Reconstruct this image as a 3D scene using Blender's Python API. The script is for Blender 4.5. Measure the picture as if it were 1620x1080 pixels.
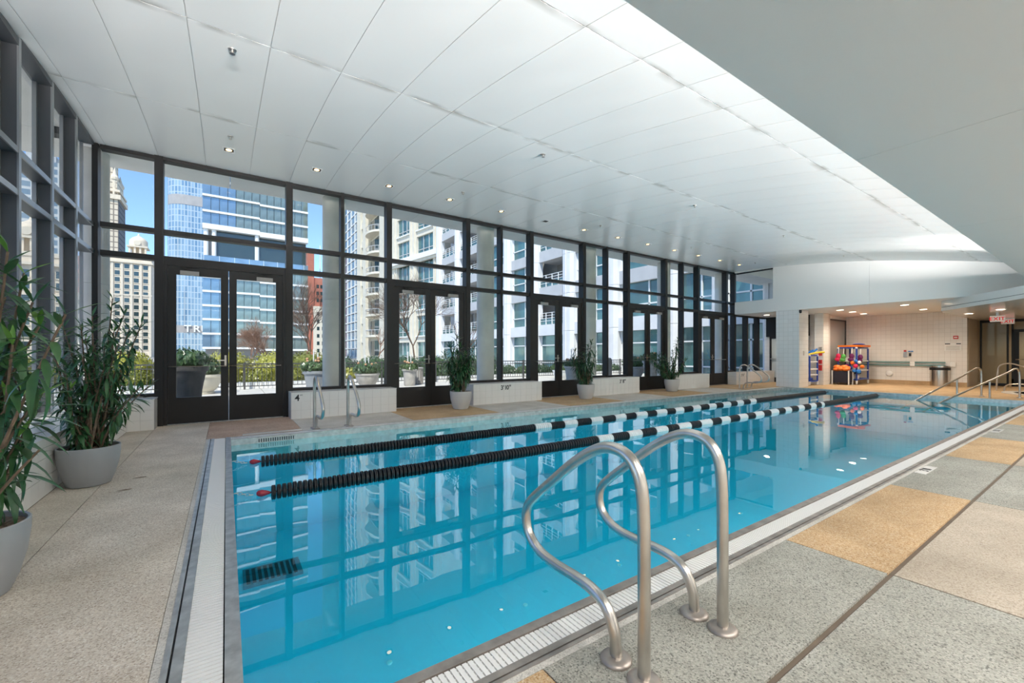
import bpy, math, random
from mathutils import Vector, Matrix
R = random.Random(7)
sc = bpy.context.scene
COL = sc.collection
for o in list(bpy.data.objects): bpy.data.objects.remove(o)

# ---------------------------------------------------------------- camera
F, CX, CY, CH = 668.0, 810.0, 560.0, 1.2
YAW = math.atan2(CX - 358, F)
cam = bpy.data.cameras.new('camera'); cam.sensor_width = 36; cam.sensor_fit = 'HORIZONTAL'
cam.lens = 36 * F / 1620; cam.shift_y = 20 / 1620; cam.clip_end = 3000; cam.clip_start = .05
co = bpy.data.objects.new('camera', cam); COL.objects.link(co)
co.location = (0, 0, CH); co.rotation_euler = (math.pi / 2, 0, -YAW)
sc.camera = co
# ---------------------------------------------------------------- sky, sun, exposure
SUN = Vector((-.42, -.60, 1.0)).normalized()
w = bpy.data.worlds.new('sky'); sc.world = w; w.use_nodes = True
nt = w.node_tree; nt.nodes.clear()
sky = nt.nodes.new('ShaderNodeTexSky'); sky.sky_type = 'NISHITA'; sky.sun_disc = False
sky.sun_elevation = math.asin(SUN.z); sky.sun_rotation = math.atan2(SUN.x, SUN.y)
sky.air_density = .8; sky.dust_density = .0; sky.ozone_density = 5.0
bg = nt.nodes.new('ShaderNodeBackground'); bg.inputs[1].default_value = .28
wo = nt.nodes.new('ShaderNodeOutputWorld')
nt.links.new(sky.outputs[0], bg.inputs[0]); nt.links.new(bg.outputs[0], wo.inputs[0])
sl = bpy.data.lights.new('sun', 'SUN'); sl.energy = 4.5; sl.angle = .009; sl.color = (1, .95, .86)
so = bpy.data.objects.new('sun', sl); COL.objects.link(so)
so.rotation_euler = SUN.to_track_quat('Z', 'Y').to_euler()

def area(name, loc, rot, sx, sy, power, color=(1, 1, 1)):
    l = bpy.data.lights.new(name, 'AREA'); l.shape = 'RECTANGLE'; l.size = sx; l.size_y = sy
    l.energy = power; l.color = color
    o = bpy.data.objects.new(name, l); COL.objects.link(o); o.location = loc; o.rotation_euler = rot
    return o
# cove lamp, added and unseen on the soffit ledge, to brighten the vaulted ceiling
cove = area('ceiling_fill_lamp', (6.6, .85, 3.17), (math.radians(104.5), 0, 0), 16.4, .10, 240, (1, .95, .92)); cove.data.spread = math.radians(26)
end_fill = area('end_wall_fill_lamp', (12.6, .95, 3.20), (math.radians(100), 0, math.radians(-52)), 2.4, .10, 60, (1, .95, .92)); end_fill.data.spread = math.radians(60)  # second unseen lamp, added to brighten the end wall
sc.view_settings.view_transform = 'Standard'; sc.view_settings.look = 'None'
sc.view_settings.gamma = 1; sc.view_settings.use_curve_mapping = False
sc.view_settings.exposure = 0.12
# ---------------------------------------------------------------- pixel helpers
S_, C_ = math.sin(YAW), math.cos(YAW)
def ray(u, v):
    a = (u - CX) / F; return Vector((S_ + a * C_, C_ - a * S_, (CY - v) / F))
def at(u, v, ax, val):
    d = ray(u, v); o = Vector((0, 0, CH)); return o + d * ((val - o[ax]) / d[ax])
def dep(u, v, t):
    return Vector((0, 0, CH)) + ray(u, v) * t
# ---------------------------------------------------------------- mesh helpers
class MB:
    def __init__(s): s.v = []; s.f = []
    def add(s, vs, fs):
        b = len(s.v); s.v += [tuple(p) for p in vs]; s.f += [tuple(b + i for i in q) for q in fs]; return s
    def box(s, x0, x1, y0, y1, z0, z1):
        return s.add([(x0,y0,z0),(x1,y0,z0),(x1,y1,z0),(x0,y1,z0),(x0,y0,z1),(x1,y0,z1),(x1,y1,z1),(x0,y1,z1)],
                     [(3,2,1,0),(4,5,6,7),(0,1,5,4),(1,2,6,5),(2,3,7,6),(3,0,4,7)])
    def bar(s, p, q, wx, wz, up=(0, 0, 1)):
        p = Vector(p); q = Vector(q); d = (q - p).normalized(); up = Vector(up)
        r = d.cross(up)
        if r.length < 1e-4: r = d.cross(Vector((1, 0, 0)))
        r.normalize(); n = r.cross(d)
        vs = [c + r * (a * wx / 2) + n * (b * wz / 2) for c in (p, q) for a, b in ((-1,-1),(1,-1),(1,1),(-1,1))]
        return s.add(vs, [(0,1,2,3),(7,6,5,4),(0,4,5,1),(1,5,6,2),(2,6,7,3),(3,7,4,0)])
    def tube(s, pts, r, n=8, cap=True):
        pts = [Vector(p) for p in pts]; rr = r if isinstance(r, (list, tuple)) else [r] * len(pts)
        t = (pts[1] - pts[0]).normalized(); ref = Vector((0, 0, 1)) if abs(t.z) < .9 else Vector((1, 0, 0))
        nn = t.cross(ref).normalized(); b0 = len(s.v)
        for i, p in enumerate(pts):
            if i == 0: t = (pts[1] - pts[0])
            elif i == len(pts) - 1: t = (pts[-1] - pts[-2])
            else: t = (pts[i+1] - pts[i]).normalized() + (pts[i] - pts[i-1]).normalized()
            t.normalize(); nn = (nn - t * nn.dot(t)).normalized(); bb = t.cross(nn)
            for k in range(n):
                a = 2 * math.pi * k / n
                s.v.append(tuple(p + nn * (rr[i] * math.cos(a)) + bb * (rr[i] * math.sin(a))))
        for i in range(len(pts) - 1):
            for k in range(n):
                k2 = (k + 1) % n; a = b0 + i * n; s.f.append((a + k, a + k2, a + n + k2, a + n + k))
        if cap:
            s.f.append(tuple(b0 + k for k in range(n))[::-1]); e = b0 + (len(pts) - 1) * n
            s.f.append(tuple(e + k for k in range(n)))
        return s
    def lathe(s, c, prof, n=24, sx=1, sy=1):
        b = len(s.v)
        for r, z in prof:
            for k in range(n):
                a = 2 * math.pi * k / n
                s.v.append((c[0] + r * sx * math.cos(a), c[1] + r * sy * math.sin(a), c[2] + z))
        for i in range(len(prof) - 1):
            for k in range(n):
                k2 = (k + 1) % n; s.f.append((b + i*n + k, b + i*n + k2, b + (i+1)*n + k2, b + (i+1)*n + k))
        if prof[0][0] > 1e-6: s.f.append(tuple(b + k for k in range(n))[::-1])
        if prof[-1][0] > 1e-6: s.f.append(tuple(b + (len(prof)-1)*n + k for k in range(n)))
        return s
    def prism(s, poly, z0, z1):
        n = len(poly); vs = [(p[0], p[1], z0) for p in poly] + [(p[0], p[1], z1) for p in poly]
        fs = [tuple(range(n))[::-1], tuple(range(n, 2*n))] + [(i, (i+1) % n, n + (i+1) % n, n + i) for i in range(n)]
        return s.add(vs, fs)
    def sphere(s, c, rx, ry=None, rz=None, n=12, m=8):
        ry = ry or rx; rz = rz or rx
        vs = [(c[0], c[1], c[2] + rz)]
        for i in range(1, m):
            t = math.pi * i / m
            for k in range(n):
                a = 2 * math.pi * k / n
                vs.append((c[0] + rx*math.sin(t)*math.cos(a), c[1] + ry*math.sin(t)*math.sin(a), c[2] + rz*math.cos(t)))
        vs.append((c[0], c[1], c[2] - rz)); L = len(vs) - 1; fs = []
        for k in range(n):
            fs.append((0, 1 + k, 1 + (k+1) % n)); fs.append((L, L - n + (k+1) % n, L - n + k))
        for i in range(m - 2):
            for k in range(n):
                a = 1 + i*n; k2 = (k+1) % n; fs.append((a + k, a + n + k, a + n + k2, a + k2))
        return s.add(vs, fs)
    def mesh(s, name, mat, smooth=False):
        m = bpy.data.meshes.new(name); m.from_pydata(s.v, [], s.f)
        if mat: m.materials.append(mat)
        if smooth:
            m.polygons.foreach_set('use_smooth', [True] * len(m.polygons))
            try: m.set_sharp_from_angle(angle=math.radians(38))
            except Exception: pass
        m.update(); return m
    def build(s, name, mat, parent=None, smooth=False, local=False):
        return place(name, s.mesh(name, mat, smooth), parent, local=local)

WMAT = {}
def place(name, mesh, parent=None, M=None, local=False):
    o = bpy.data.objects.new(name, mesh); COL.objects.link(o)
    if M is not None: o.matrix_basis = M
    if parent:
        o.parent = parent
        P = WMAT.get(parent.name)
        if not local and P is not None: o.matrix_parent_inverse = P.inverted()
        WMAT[o.name] = (P @ (M or Matrix()) if local and P is not None else (M or Matrix()))
    else: WMAT[o.name] = M or Matrix()
    return o
def tag(o, label=None, cat=None, group=None, kind=None):
    if label: o['label'] = label
    if cat: o['category'] = cat
    if group: o['group'] = group
    if kind: o['kind'] = kind
    return o
def thing(name, label, cat, loc=(0, 0, 0), rz=0, group=None, kind=None):
    o = bpy.data.objects.new(name, None); COL.objects.link(o); o.empty_display_size = .1
    o.location = loc; o.rotation_euler = (0, 0, rz)
    WMAT[o.name] = Matrix.Translation(loc) @ Matrix.Rotation(rz, 4, 'Z')
    return tag(o, label, cat, group, kind)
def copy_tree(o, parent=None):
    c = o.copy(); COL.objects.link(c)
    if parent: c.parent = parent
    for ch in o.children: copy_tree(ch, c)
    return c
ORD = ['first','second','third','fourth','fifth','sixth','seventh','eighth','ninth','tenth','eleventh','twelfth','thirteenth','fourteenth','fifteenth']

# ---------------------------------------------------------------- materials
def mat(name, col, rough=.5, metal=0., spec=.5, emit=None, es=0., sub=None):
    m = bpy.data.materials.new(name); m.use_nodes = True; b = m.node_tree.nodes['Principled BSDF']
    b.inputs['Base Color'].default_value = (*col, 1); b.inputs['Roughness'].default_value = rough
    b.inputs['Metallic'].default_value = metal; b.inputs['Specular IOR Level'].default_value = spec
    if emit: b.inputs['Emission Color'].default_value = (*emit, 1); b.inputs['Emission Strength'].default_value = es
    return m
def N(m, t, **kw):
    n = m.node_tree.nodes.new(t)
    for k, v in kw.items():
        if k in n.inputs.keys(): n.inputs[k].default_value = v
        else: setattr(n, k, v)
    return n
def L(m, a, b): m.node_tree.links.new(a, b)
def P(m): return m.node_tree.nodes['Principled BSDF']
def ramp(m, fac, stops):
    r = N(m, 'ShaderNodeValToRGB'); e = r.color_ramp.elements
    while len(e) < len(stops): e.new(.5)
    for i, (p, c) in enumerate(stops): e[i].position = p; e[i].color = (*c, 1)
    L(m, fac, r.inputs[0]); return r.outputs[0]
def bump(m, h, strength=.3, dist=.01):
    b = N(m, 'ShaderNodeBump', Strength=strength, Distance=dist); L(m, h, b.inputs['Height']); L(m, b.outputs[0], P(m).inputs['Normal'])
def noise(m, scale, detail=2, coord='Object', sv=None, rough=.5):
    tc = N(m, 'ShaderNodeTexCoord'); n = N(m, 'ShaderNodeTexNoise', Scale=scale, Detail=detail, Roughness=rough)
    src = tc.outputs[coord]
    if sv:
        mp = N(m, 'ShaderNodeMapping'); mp.inputs['Scale'].default_value = sv; L(m, src, mp.inputs[0]); src = mp.outputs[0]
    L(m, src, n.inputs['Vector']); return n.outputs['Fac']
def speckle(name, cols, scale=170, rough=.75):
    """exposed-aggregate concrete: pebbles of a few colours"""
    m = mat(name, cols[0], rough, spec=.3)
    tc = N(m, 'ShaderNodeTexCoord'); v = N(m, 'ShaderNodeTexVoronoi', Scale=scale)
    geo = N(m, 'ShaderNodeNewGeometry'); L(m, geo.outputs['Position'], v.inputs['Vector'])
    sp = N(m, 'ShaderNodeSeparateColor'); L(m, v.outputs['Color'], sp.inputs[0])
    n = N(m, 'ShaderNodeTexNoise', Scale=2.2, Detail=4); L(m, geo.outputs['Position'], n.inputs['Vector'])
    k = len(cols); c1 = ramp(m, sp.outputs[0], [(i / (k - 1), c) for i, c in enumerate(cols)])
    mx = N(m, 'ShaderNodeMix', data_type='RGBA', blend_type='MULTIPLY'); mx.inputs[0].default_value = 1
    L(m, c1, mx.inputs[6]); L(m, ramp(m, n.outputs['Fac'], [(.3, (.80, .79, .77)), (.7, (1.08, 1.08, 1.08))]), mx.inputs[7])
    L(m, mx.outputs[2], P(m).inputs['Base Color']); bump(m, v.outputs['Distance'], .35, .004); return m
def grain(name, col, var=.12, scale=6, rough=.5, metal=0, spec=.5, bs=0, sv=None):
    m = mat(name, col, rough, metal, spec); f = noise(m, scale, 5, sv=sv)
    L(m, ramp(m, f, [(.3, tuple(c * (1 - var) for c in col)), (.7, tuple(min(1, c * (1 + var)) for c in col))]), P(m).inputs['Base Color'])
    if bs: bump(m, f, bs, .01)
    return m
def bricks(name, c1, c2, mortar, bw, bh, ax, mw=.004, rough=.2, off=0., bs=.2, spec=.5):
    """grid on world/object coordinates; ax 'x': faces X, 'y': faces Y"""
    m = mat(name, c1, rough, spec=spec); tc = N(m, 'ShaderNodeTexCoord'); s = N(m, 'ShaderNodeSeparateXYZ'); L(m, tc.outputs['Object'], s.inputs[0])
    cb = N(m, 'ShaderNodeCombineXYZ'); L(m, s.outputs[1 if ax == 'x' else 0], cb.inputs[0]); L(m, s.outputs[2], cb.inputs[1])
    b = N(m, 'ShaderNodeTexBrick', offset=off, squash=1.0); b.inputs['Scale'].default_value = 1
    b.inputs['Mortar Size'].default_value = mw; b.inputs['Brick Width'].default_value = bw; b.inputs['Row Height'].default_value = bh
    b.inputs['Color1'].default_value = (*c1, 1); b.inputs['Color2'].default_value = (*c2, 1); b.inputs['Mortar'].default_value = (*mortar, 1)
    b.inputs['Mortar Smooth'].default_value = .1
    L(m, cb.outputs[0], b.inputs['Vector']); L(m, b.outputs['Color'], P(m).inputs['Base Color'])
    if bs:
        iv = N(m, 'ShaderNodeMath', operation='SUBTRACT'); iv.inputs[0].default_value = 1; L(m, b.outputs['Fac'], iv.inputs[1])
        wv = N(m, 'ShaderNodeTexNoise', Scale=5); L(m, tc.outputs['Object'], wv.inputs['Vector'])
        ad = N(m, 'ShaderNodeMath', operation='MULTIPLY_ADD'); ad.inputs[1].default_value = 1.2; L(m, wv.outputs['Fac'], ad.inputs[0]); L(m, iv.outputs[0], ad.inputs[2])
        bump(m, ad.outputs[0], bs, .004)
    return m
def glassy(name, tint, ior=1.5, rough=0., refl=(1, 1, 1)):
    m = bpy.data.materials.new(name); m.use_nodes = True; t = m.node_tree; t.nodes.clear()
    tr = N(m, 'ShaderNodeBsdfTransparent'); tr.inputs[0].default_value = (*tint, 1)
    gl = N(m, 'ShaderNodeBsdfGlossy', Roughness=rough); gl.inputs[0].default_value = (*refl, 1)
    fr = N(m, 'ShaderNodeFresnel', IOR=ior); mx = N(m, 'ShaderNodeMixShader'); out = N(m, 'ShaderNodeOutputMaterial')
    # same reflectance from either side of the sheet
    L(m, fr.outputs[0], mx.inputs[0]); L(m, tr.outputs[0], mx.inputs[1]); L(m, gl.outputs[0], mx.inputs[2]); L(m, mx.outputs[0], out.inputs[0])
    geo = N(m, 'ShaderNodeNewGeometry'); bk = N(m, 'ShaderNodeMath', operation='MULTIPLY_ADD')
    bk.inputs[1].default_value = 1 / ior - ior; bk.inputs[2].default_value = ior
    L(m, geo.outputs['Backfacing'], bk.inputs[0]); L(m, bk.outputs[0], fr.inputs['IOR'])
    return m, fr, gl

M = {}
M['glass'] = glassy('clear_glass', (.97, .985, .975), 1.2)[0]
M['frame'] = mat('bronze_frame', (.013, .0122, .012), .42, 0., .35)
M['fin'] = mat('grey_fin', (.085, .088, .095), .36, .2)
M['fin_edge'] = mat('fin_edge', (.42, .43, .44), .3, .8)
M['white'] = mat('white_plaster', (.83, .83, .81), .45)
M['ceil_back'] = mat('ceiling_joint', (.75, .75, .73), .6)
m = mat('ceiling_panel', (.85, .85, .835), .26, spec=.5)
f = noise(m, .9, 2, 'Object', (1.6, .5, 1)); bump(m, f, .12, .12)
M['ceil'] = m
# grey dirt creeping in from the panel joints (stain shape comes from the panel's own edge distance)
tc = N(m, 'ShaderNodeTexCoord'); s = N(m, 'ShaderNodeSeparateXYZ'); L(m, tc.outputs['Generated'], s.inputs[0])
def edge(m, src, k):
    a = N(m, 'ShaderNodeMath', operation='SUBTRACT'); a.inputs[1].default_value = .5; L(m, src, a.inputs[0])
    b = N(m, 'ShaderNodeMath', operation='ABSOLUTE'); L(m, a.outputs[0], b.inputs[0])
    c = N(m, 'ShaderNodeMapRange'); c.inputs[1].default_value = k; c.inputs[2].default_value = .5; L(m, b.outputs[0], c.inputs[0]); return c.outputs[0]
oi = N(m, 'ShaderNodeObjectInfo'); nn = N(m, 'ShaderNodeTexNoise', Scale=2.2, Detail=2, noise_dimensions='4D')
L(m, tc.outputs['Object'], nn.inputs['Vector']); wv = N(m, 'ShaderNodeMath', operation='MULTIPLY'); wv.inputs[1].default_value = 40
L(m, oi.outputs['Random'], wv.inputs[0]); L(m, wv.outputs[0], nn.inputs['W'])
e2 = edge(m, s.outputs[1], .46); md = N(m, 'ShaderNodeMath', operation='MULTIPLY'); L(m, e2, md.inputs[0])
L(m, ramp(m, nn.outputs['Fac'], [(.47, (0, 0, 0)), (.60, (1, 1, 1))]), md.inputs[1])
mx = N(m, 'ShaderNodeMix', data_type='RGBA'); L(m, md.outputs[0], mx.inputs[0]); mx.inputs[6].default_value = (.85, .85, .835, 1); mx.inputs[7].default_value = (.50, .49, .46, 1)
L(m, mx.outputs[2], P(m).inputs['Base Color'])
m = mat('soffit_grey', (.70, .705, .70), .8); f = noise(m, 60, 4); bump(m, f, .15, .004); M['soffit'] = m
M['ext_soffit'] = grain('exterior_soffit', (.88, .86, .81), .05, 1.5, .7)
M['column'] = grain('column_concrete', (.68, .665, .62), .08, 2.5, .75, bs=.1)
M['beige'] = speckle('beige_aggregate', [(.36, .29, .23), (.62, .545, .45), (.72, .65, .55), (.54, .465, .385), (.80, .76, .68)])
M['beige2'] = speckle('pale_aggregate', [(.42, .36, .29), (.62, .56, .47), (.70, .64, .55), (.52, .46, .39)])
M['sage'] = speckle('grey_green_aggregate', [(.13, .13, .115), (.34, .335, .29), (.43, .425, .375), (.28, .28, .245), (.49, .465, .41)])
M['orange'] = speckle('amber_aggregate', [(.33, .18, .07), (.53, .35, .19), (.60, .44, .26), (.46, .29, .145), (.66, .54, .38)])
M['pink'] = speckle('rose_beige_aggregate', [(.31, .25, .19), (.46, .395, .31), (.52, .455, .37), (.39, .33, .265)])
M['brown'] = speckle('brown_aggregate', [(.22, .12, .08), (.50, .36, .27), (.62, .48, .38), (.40, .27, .20)])
M['greyfar'] = speckle('light_grey_aggregate', [(.40, .38, .34), (.60, .57, .52), (.66, .63, .58), (.50, .48, .44)])
M['grout'] = grain('joint_sealant', (.15, .115, .085), .15, 8, .9)
M['steel'] = grain('brushed_steel', (.60, .57, .53), .10, 9, .30, 1.0, sv=(1, 1, 1))
M['steel_dull'] = grain('weathered_steel', (.55, .54, .51), .22, 14, .42, .85, bs=.05)
M['steel_brown'] = grain('stained_steel', (.42, .37, .33), .25, 10, .42, .85)
M['black'] = mat('black', (.008, .008, .009), .5)
M['slat'] = mat('grate_plastic', (.80, .79, .76), .4)
M['tile'] = mat('white_tile', (.82, .81, .78), .18)
M['tile_grout'] = mat('tile_grout', (.66, .65, .62), .7)
M['tile_end'] = bricks('wall_tile_x', (.80, .775, .74), (.77, .745, .71), (.62, .59, .55), .155, .155, 'x', .004, .12)
M['tile_end_y'] = bricks('wall_tile_y', (.80, .775, .74), (.77, .745, .71), (.62, .59, .55), .155, .155, 'y', .004, .12)
M['pot'] = mat('grey_planter', (.30, .315, .33), .42)
M['pot_pale'] = mat('pale_grey_planter', (.55, .545, .53), .45)
M['soil'] = grain('soil', (.20, .15, .11), .5, 45, .95, bs=1)
M['bark'] = grain('cane_bark', (.17, .115, .075), .3, 25, .85)
def leafmat(name, c1, c2):
    m = mat(name, c1, .32); oi = N(m, 'ShaderNodeObjectInfo'); geo = N(m, 'ShaderNodeNewGeometry')
    n = N(m, 'ShaderNodeTexNoise', Scale=14.); L(m, geo.outputs['Position'], n.inputs['Vector'])
    ad = N(m, 'ShaderNodeMath', operation='MULTIPLY_ADD'); ad.inputs[1].default_value = .5; L(m, oi.outputs['Random'], ad.inputs[0])
    hf = N(m, 'ShaderNodeMath', operation='MULTIPLY'); hf.inputs[1].default_value = .6; L(m, n.outputs['Fac'], hf.inputs[0]); L(m, hf.outputs[0], ad.inputs[2])
    L(m, ramp(m, ad.outputs[0], [(.2, c1), (.85, c2)]), P(m).inputs['Base Color']); return m
M['leaf'] = leafmat('dark_glossy_leaf', (.014, .062, .026), (.06, .17, .05))
M['leaf_young'] = leafmat('young_leaf', (.08, .22, .03), (.18, .36, .06))
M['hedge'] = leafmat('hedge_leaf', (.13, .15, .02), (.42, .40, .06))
M['hedge_dark'] = leafmat('dark_hedge_leaf', (.03, .07, .03), (.09, .15, .05))  # darker hedge copy with shade in its colour; also used for urn greenery
M['twig'] = mat('bare_twig', (.16, .10, .07), .9)
M['lamp_warm'] = mat('warm_lamp', (1, .7, .4), .5, emit=(1, .62, .25), es=5)
M['lamp_white'] = mat('white_lamp', (1, .9, .8), .5, emit=(1, .86, .68), es=9)
M['float_black'] = mat('float_black', (.008, .009, .012), .35)
M['float_white'] = mat('float_white', (.86, .86, .85), .35)
M['float_red'] = mat('float_red', (.35, .01, .03), .3)
M['ink'] = mat('ink', (.012, .012, .014), .5)
M['red'] = mat('red', (.55, .03, .03), .45)
M['blue'] = mat('blue_plastic', (.015, .06, .36), .35)
M['blue2'] = mat('bright_blue_foam', (.02, .20, .62), .6)
M['yellow'] = mat('yellow_foam', (.85, .62, .02), .6)
M['orange_p'] = mat('orange_plastic', (.90, .20, .02), .5)
M['pinkred'] = mat('crimson_foam', (.75, .02, .10), .6)
M['purple'] = mat('purple_foam', (.14, .01, .10), .6)
M['green_p'] = mat('green_foam', (.10, .42, .08), .6)
M['pvc'] = mat('white_pvc', (.82, .82, .80), .35)
M['teal'] = mat('teal_rail', (.14, .28, .27), .4)
M['darkglass'] = mat('dark_window_glass', (.025, .05, .055), .04, spec=.9)
M['gl_blue'] = grain('blue_curtain_glass', (.20, .31, .41), .35, .25, .05, .35, .9)
M['gl_green'] = grain('green_curtain_glass', (.21, .27, .25), .35, .4, .05, .3, .9)
M['gl_teal'] = grain('teal_window_glass', (.07, .17, .17), .5, .5, .06, .1, .9)
M['slab_white'] = mat('white_slab_edge', (.86, .86, .84), .6)
M['cream'] = grain('cream_stone', (.72, .66, .54), .06, 1.5, .8)
M['paleblue'] = grain('pale_precast', (.78, .78, .78), .05, 1.2, .75)
M['greywall'] = grain('grey_precast', (.55, .55, .55), .06, 1.2, .8)
M['limestone'] = grain('terracotta_stone', (.74, .63, .49), .12, .8, .85)
M['stone_trim'] = mat('stone_trim', (.72, .63, .50), .85)
M['rust'] = bricks('red_brick', (.50, .17, .11), (.44, .14, .09), (.40, .16, .11), .9, .3, 'y', .02, .85, .5, 0)
M['concrete'] = grain('terrace_concrete', (.60, .575, .525), .10, 1.5, .85)
M['street'] = grain('street', (.34, .33, .31), .15, .1, .9)
M['fence'] = mat('fence_iron', (.10, .10, .10), .5, .5)
M['urn'] = grain('cast_stone', (.42, .40, .37), .15, 6, .85, bs=.2)
M['beige_stone'] = bricks('beige_stone', (.50, .42, .33), (.47, .39, .30), (.36, .30, .24), .8, .9, 'y', .006, .3, 0)
M['panel_grey'] = mat('grey_panel', (.30, .28, .26), .25)
M['linen'] = mat('tan_wall', (.50, .40, .27), .6)
M['bin'] = mat('bin_steel', (.62, .58, .53), .22, 1.)
M['amber'] = mat('amber_flower', (.55, .30, .16), .6)
# ---------------------------------------------------------------- pool
PX0, PX1, PY0, PY1 = .052, 16.80, 1.515, 7.085      # water edges
WZ = -.08
GX0, GY0, GY1 = -.206, 1.30, 7.34                    # outer edge of the gutters
m = mat('pool_finish', (.08, .70, .84), .55); M['basin'] = m
bmk = MB()
d0, d1 = -1.42, -1.22
bmk.add([(PX0,PY0,d0),(PX1,PY0,d1),(PX1,PY1,d1),(PX0,PY1,d0),(PX0,PY0,-.02),(PX1,PY0,-.02),(PX1,PY1,-.02),(PX0,PY1,-.02)],
        [(0,1,2,3),(0,4,5,1),(1,5,6,2),(2,6,7,3),(3,7,4,0)])
basin = tag(bmk.build('pool_basin', M['basin']), 'pale blue lined swimming pool basin beneath the still water', 'pool', kind='structure')
wm, fr, gl = glassy('pool_water', (.17, .80, .91), 1.75, 0.)
tc = N(wm, 'ShaderNodeNewGeometry'); n1 = N(wm, 'ShaderNodeTexNoise', Scale=1.6, Detail=2)
L(wm, tc.outputs['Position'], n1.inputs['Vector']); bn = N(wm, 'ShaderNodeBump', Strength=.05, Distance=.03); L(wm, n1.outputs['Fac'], bn.inputs['Height'])
L(wm, bn.outputs[0], gl.inputs['Normal']); L(wm, bn.outputs[0], fr.inputs['Normal'])
wat = tag(MB().add([(PX0,PY0,WZ),(PX1,PY0,WZ),(PX1,PY1,WZ),(PX0,PY1,WZ)], [(0,1,2,3)]).build('pool_water', wm),
          'still turquoise pool water mirroring the window wall', 'water', kind='stuff')
# underwater fittings
g = thing('main_drain', 'dark slotted drain cover on the pool floor near the left end', 'drain', (.46, 5.78, -1.41))
MB().box(.16,.76,5.55,6.0,-1.43,-1.385).build('cover', mat('drain_teal', (.03,.22,.28),.6), g)
for k in range(9): MB().box(.19+k*.06,.225+k*.06,5.59,5.96,-1.385,-1.38).build('slot', M['black'], g)
for k in range(5):
    x = 1.14 + k * 1.415
    tag(MB().lathe((x, 3.53, d0 + (x - PX0) / (PX1 - PX0) * (d1 - d0)), [(.024,.0),(.024,.012),(.0,.014)], 12).build('inlet_fitting', M['float_white']),
        f'small round white inlet on the pool floor, {ORD[k]} from the near handrails', 'inlet', 'pool floor inlets')
g = thing('skimmer_grille', 'grey vertical slotted skimmer grille in the far pool wall', 'grille', (.6, PY1 - .01, -.075))
MB().box(.37, .86, PY1-.012, PY1-.002, -.072, -.012).build('plate', M['steel_dull'], g)
for k in range(16): MB().box(.385+k*.0295,.397+k*.0295,PY1-.016,PY1-.012,-.068,-.018).build('slot', M['black'], g)
# gutters
def gutter(name, label, p0, p1, inner, nsep):
    """straight overflow gutter from p0 to p1 (outer edge line); inner = unit vector towards the pool"""
    p0 = Vector((*p0, 0)); p1 = Vector((*p1, 0)); inn = Vector((*inner, 0)); d = (p1 - p0).normalized(); Ln = (p1 - p0).length
    T = abs((p0 - Vector((PX0, PY0, 0))).dot(inn)) if inner[0] else None
    wid = .256 if inner[0] else (.215 if inner[1] > 0 else .255)
    g = thing(name, label, 'gutter', p0, math.atan2(d.y, d.x), kind='structure')
    sgn = 1 if Vector((-d.y, d.x, 0)).dot(inn) > 0 else -1
    st = M['steel_brown'] if name == 'gutter_right' else M['steel_dull']
    def strip(nm, a, b, z0, z1, mt):
        y0, y1 = sorted((a * sgn, b * sgn)); return MB().box(0, Ln, y0, y1, z0, z1).build(nm, mt, g, local=True)
    k = wid / .256
    strip('outer_edge', 0, .022*k, -.06, .001, st); strip('slot', .022*k, .030*k, -.06, -.02, M['black'])
    strip('inner_edge', .030*k, .068*k, -.06, .001, st); strip('channel', .068*k, .196*k, -.06, -.045, M['black'])
    strip('lip', .200*k, .256*k, -.10, .004, st)
    fas = strip('fascia', .252*k, .256*k + .002, -.30, -.001, M['steel_dull'])
    for q in (.074, .104, .134, .164, .188): strip('bearer', (q-.003)*k, (q+.003)*k, -.05, -.004, M['slat'])
    mb = MB(); y0, y1 = sorted((.069*k*sgn, .195*k*sgn)); mb.box(-.0095, .0095, y0, y1, -.02, -.001)
    me = mb.mesh('slat', M['slat']); pitch = .025; n = int(Ln / pitch); rest = MB()
    st0 = nsep[0]
    for i in range(n):
        x = (i + .5) * pitch
        if st0 <= i < st0 + nsep[1]: place('slat', me, g, Matrix.Translation((x, 0, 0)), local=True)
        else: rest.box(x-.0095, x+.0095, y0, y1, -.02, -.001)
    tag(rest.build('slat_run', M['slat'], g, local=True), kind='stuff')
    return g
gutter('gutter_left', 'steel edged overflow gutter with pale slats along the left end of the pool', (GX0, GY0), (GX0, GY1), (1, 0), (20, 120))
gutter('gutter_right', 'stained steel overflow gutter with white slats along the near side of the pool', (PX0 + .0, GY0), (PX1, GY0), (0, 1), (10, 170))
gutter('gutter_far', 'steel overflow gutter along the window side of the pool', (PX0, GY1), (PX1, GY1), (0, -1), (0, 20))
cb = thing('gutter_end', 'pale coping along the far end of the pool', 'coping', (PX1, 4.3, 0), kind='structure')
MB().box(PX1, PX1+.14, PY0-.2, GY1, -.12, .012).build('coping', M['greyfar'], cb)
MB().box(PX1-.004, PX1+.001, PY0, PY1, -.30, .0).build('fascia', M['steel_dull'], cb)
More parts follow.
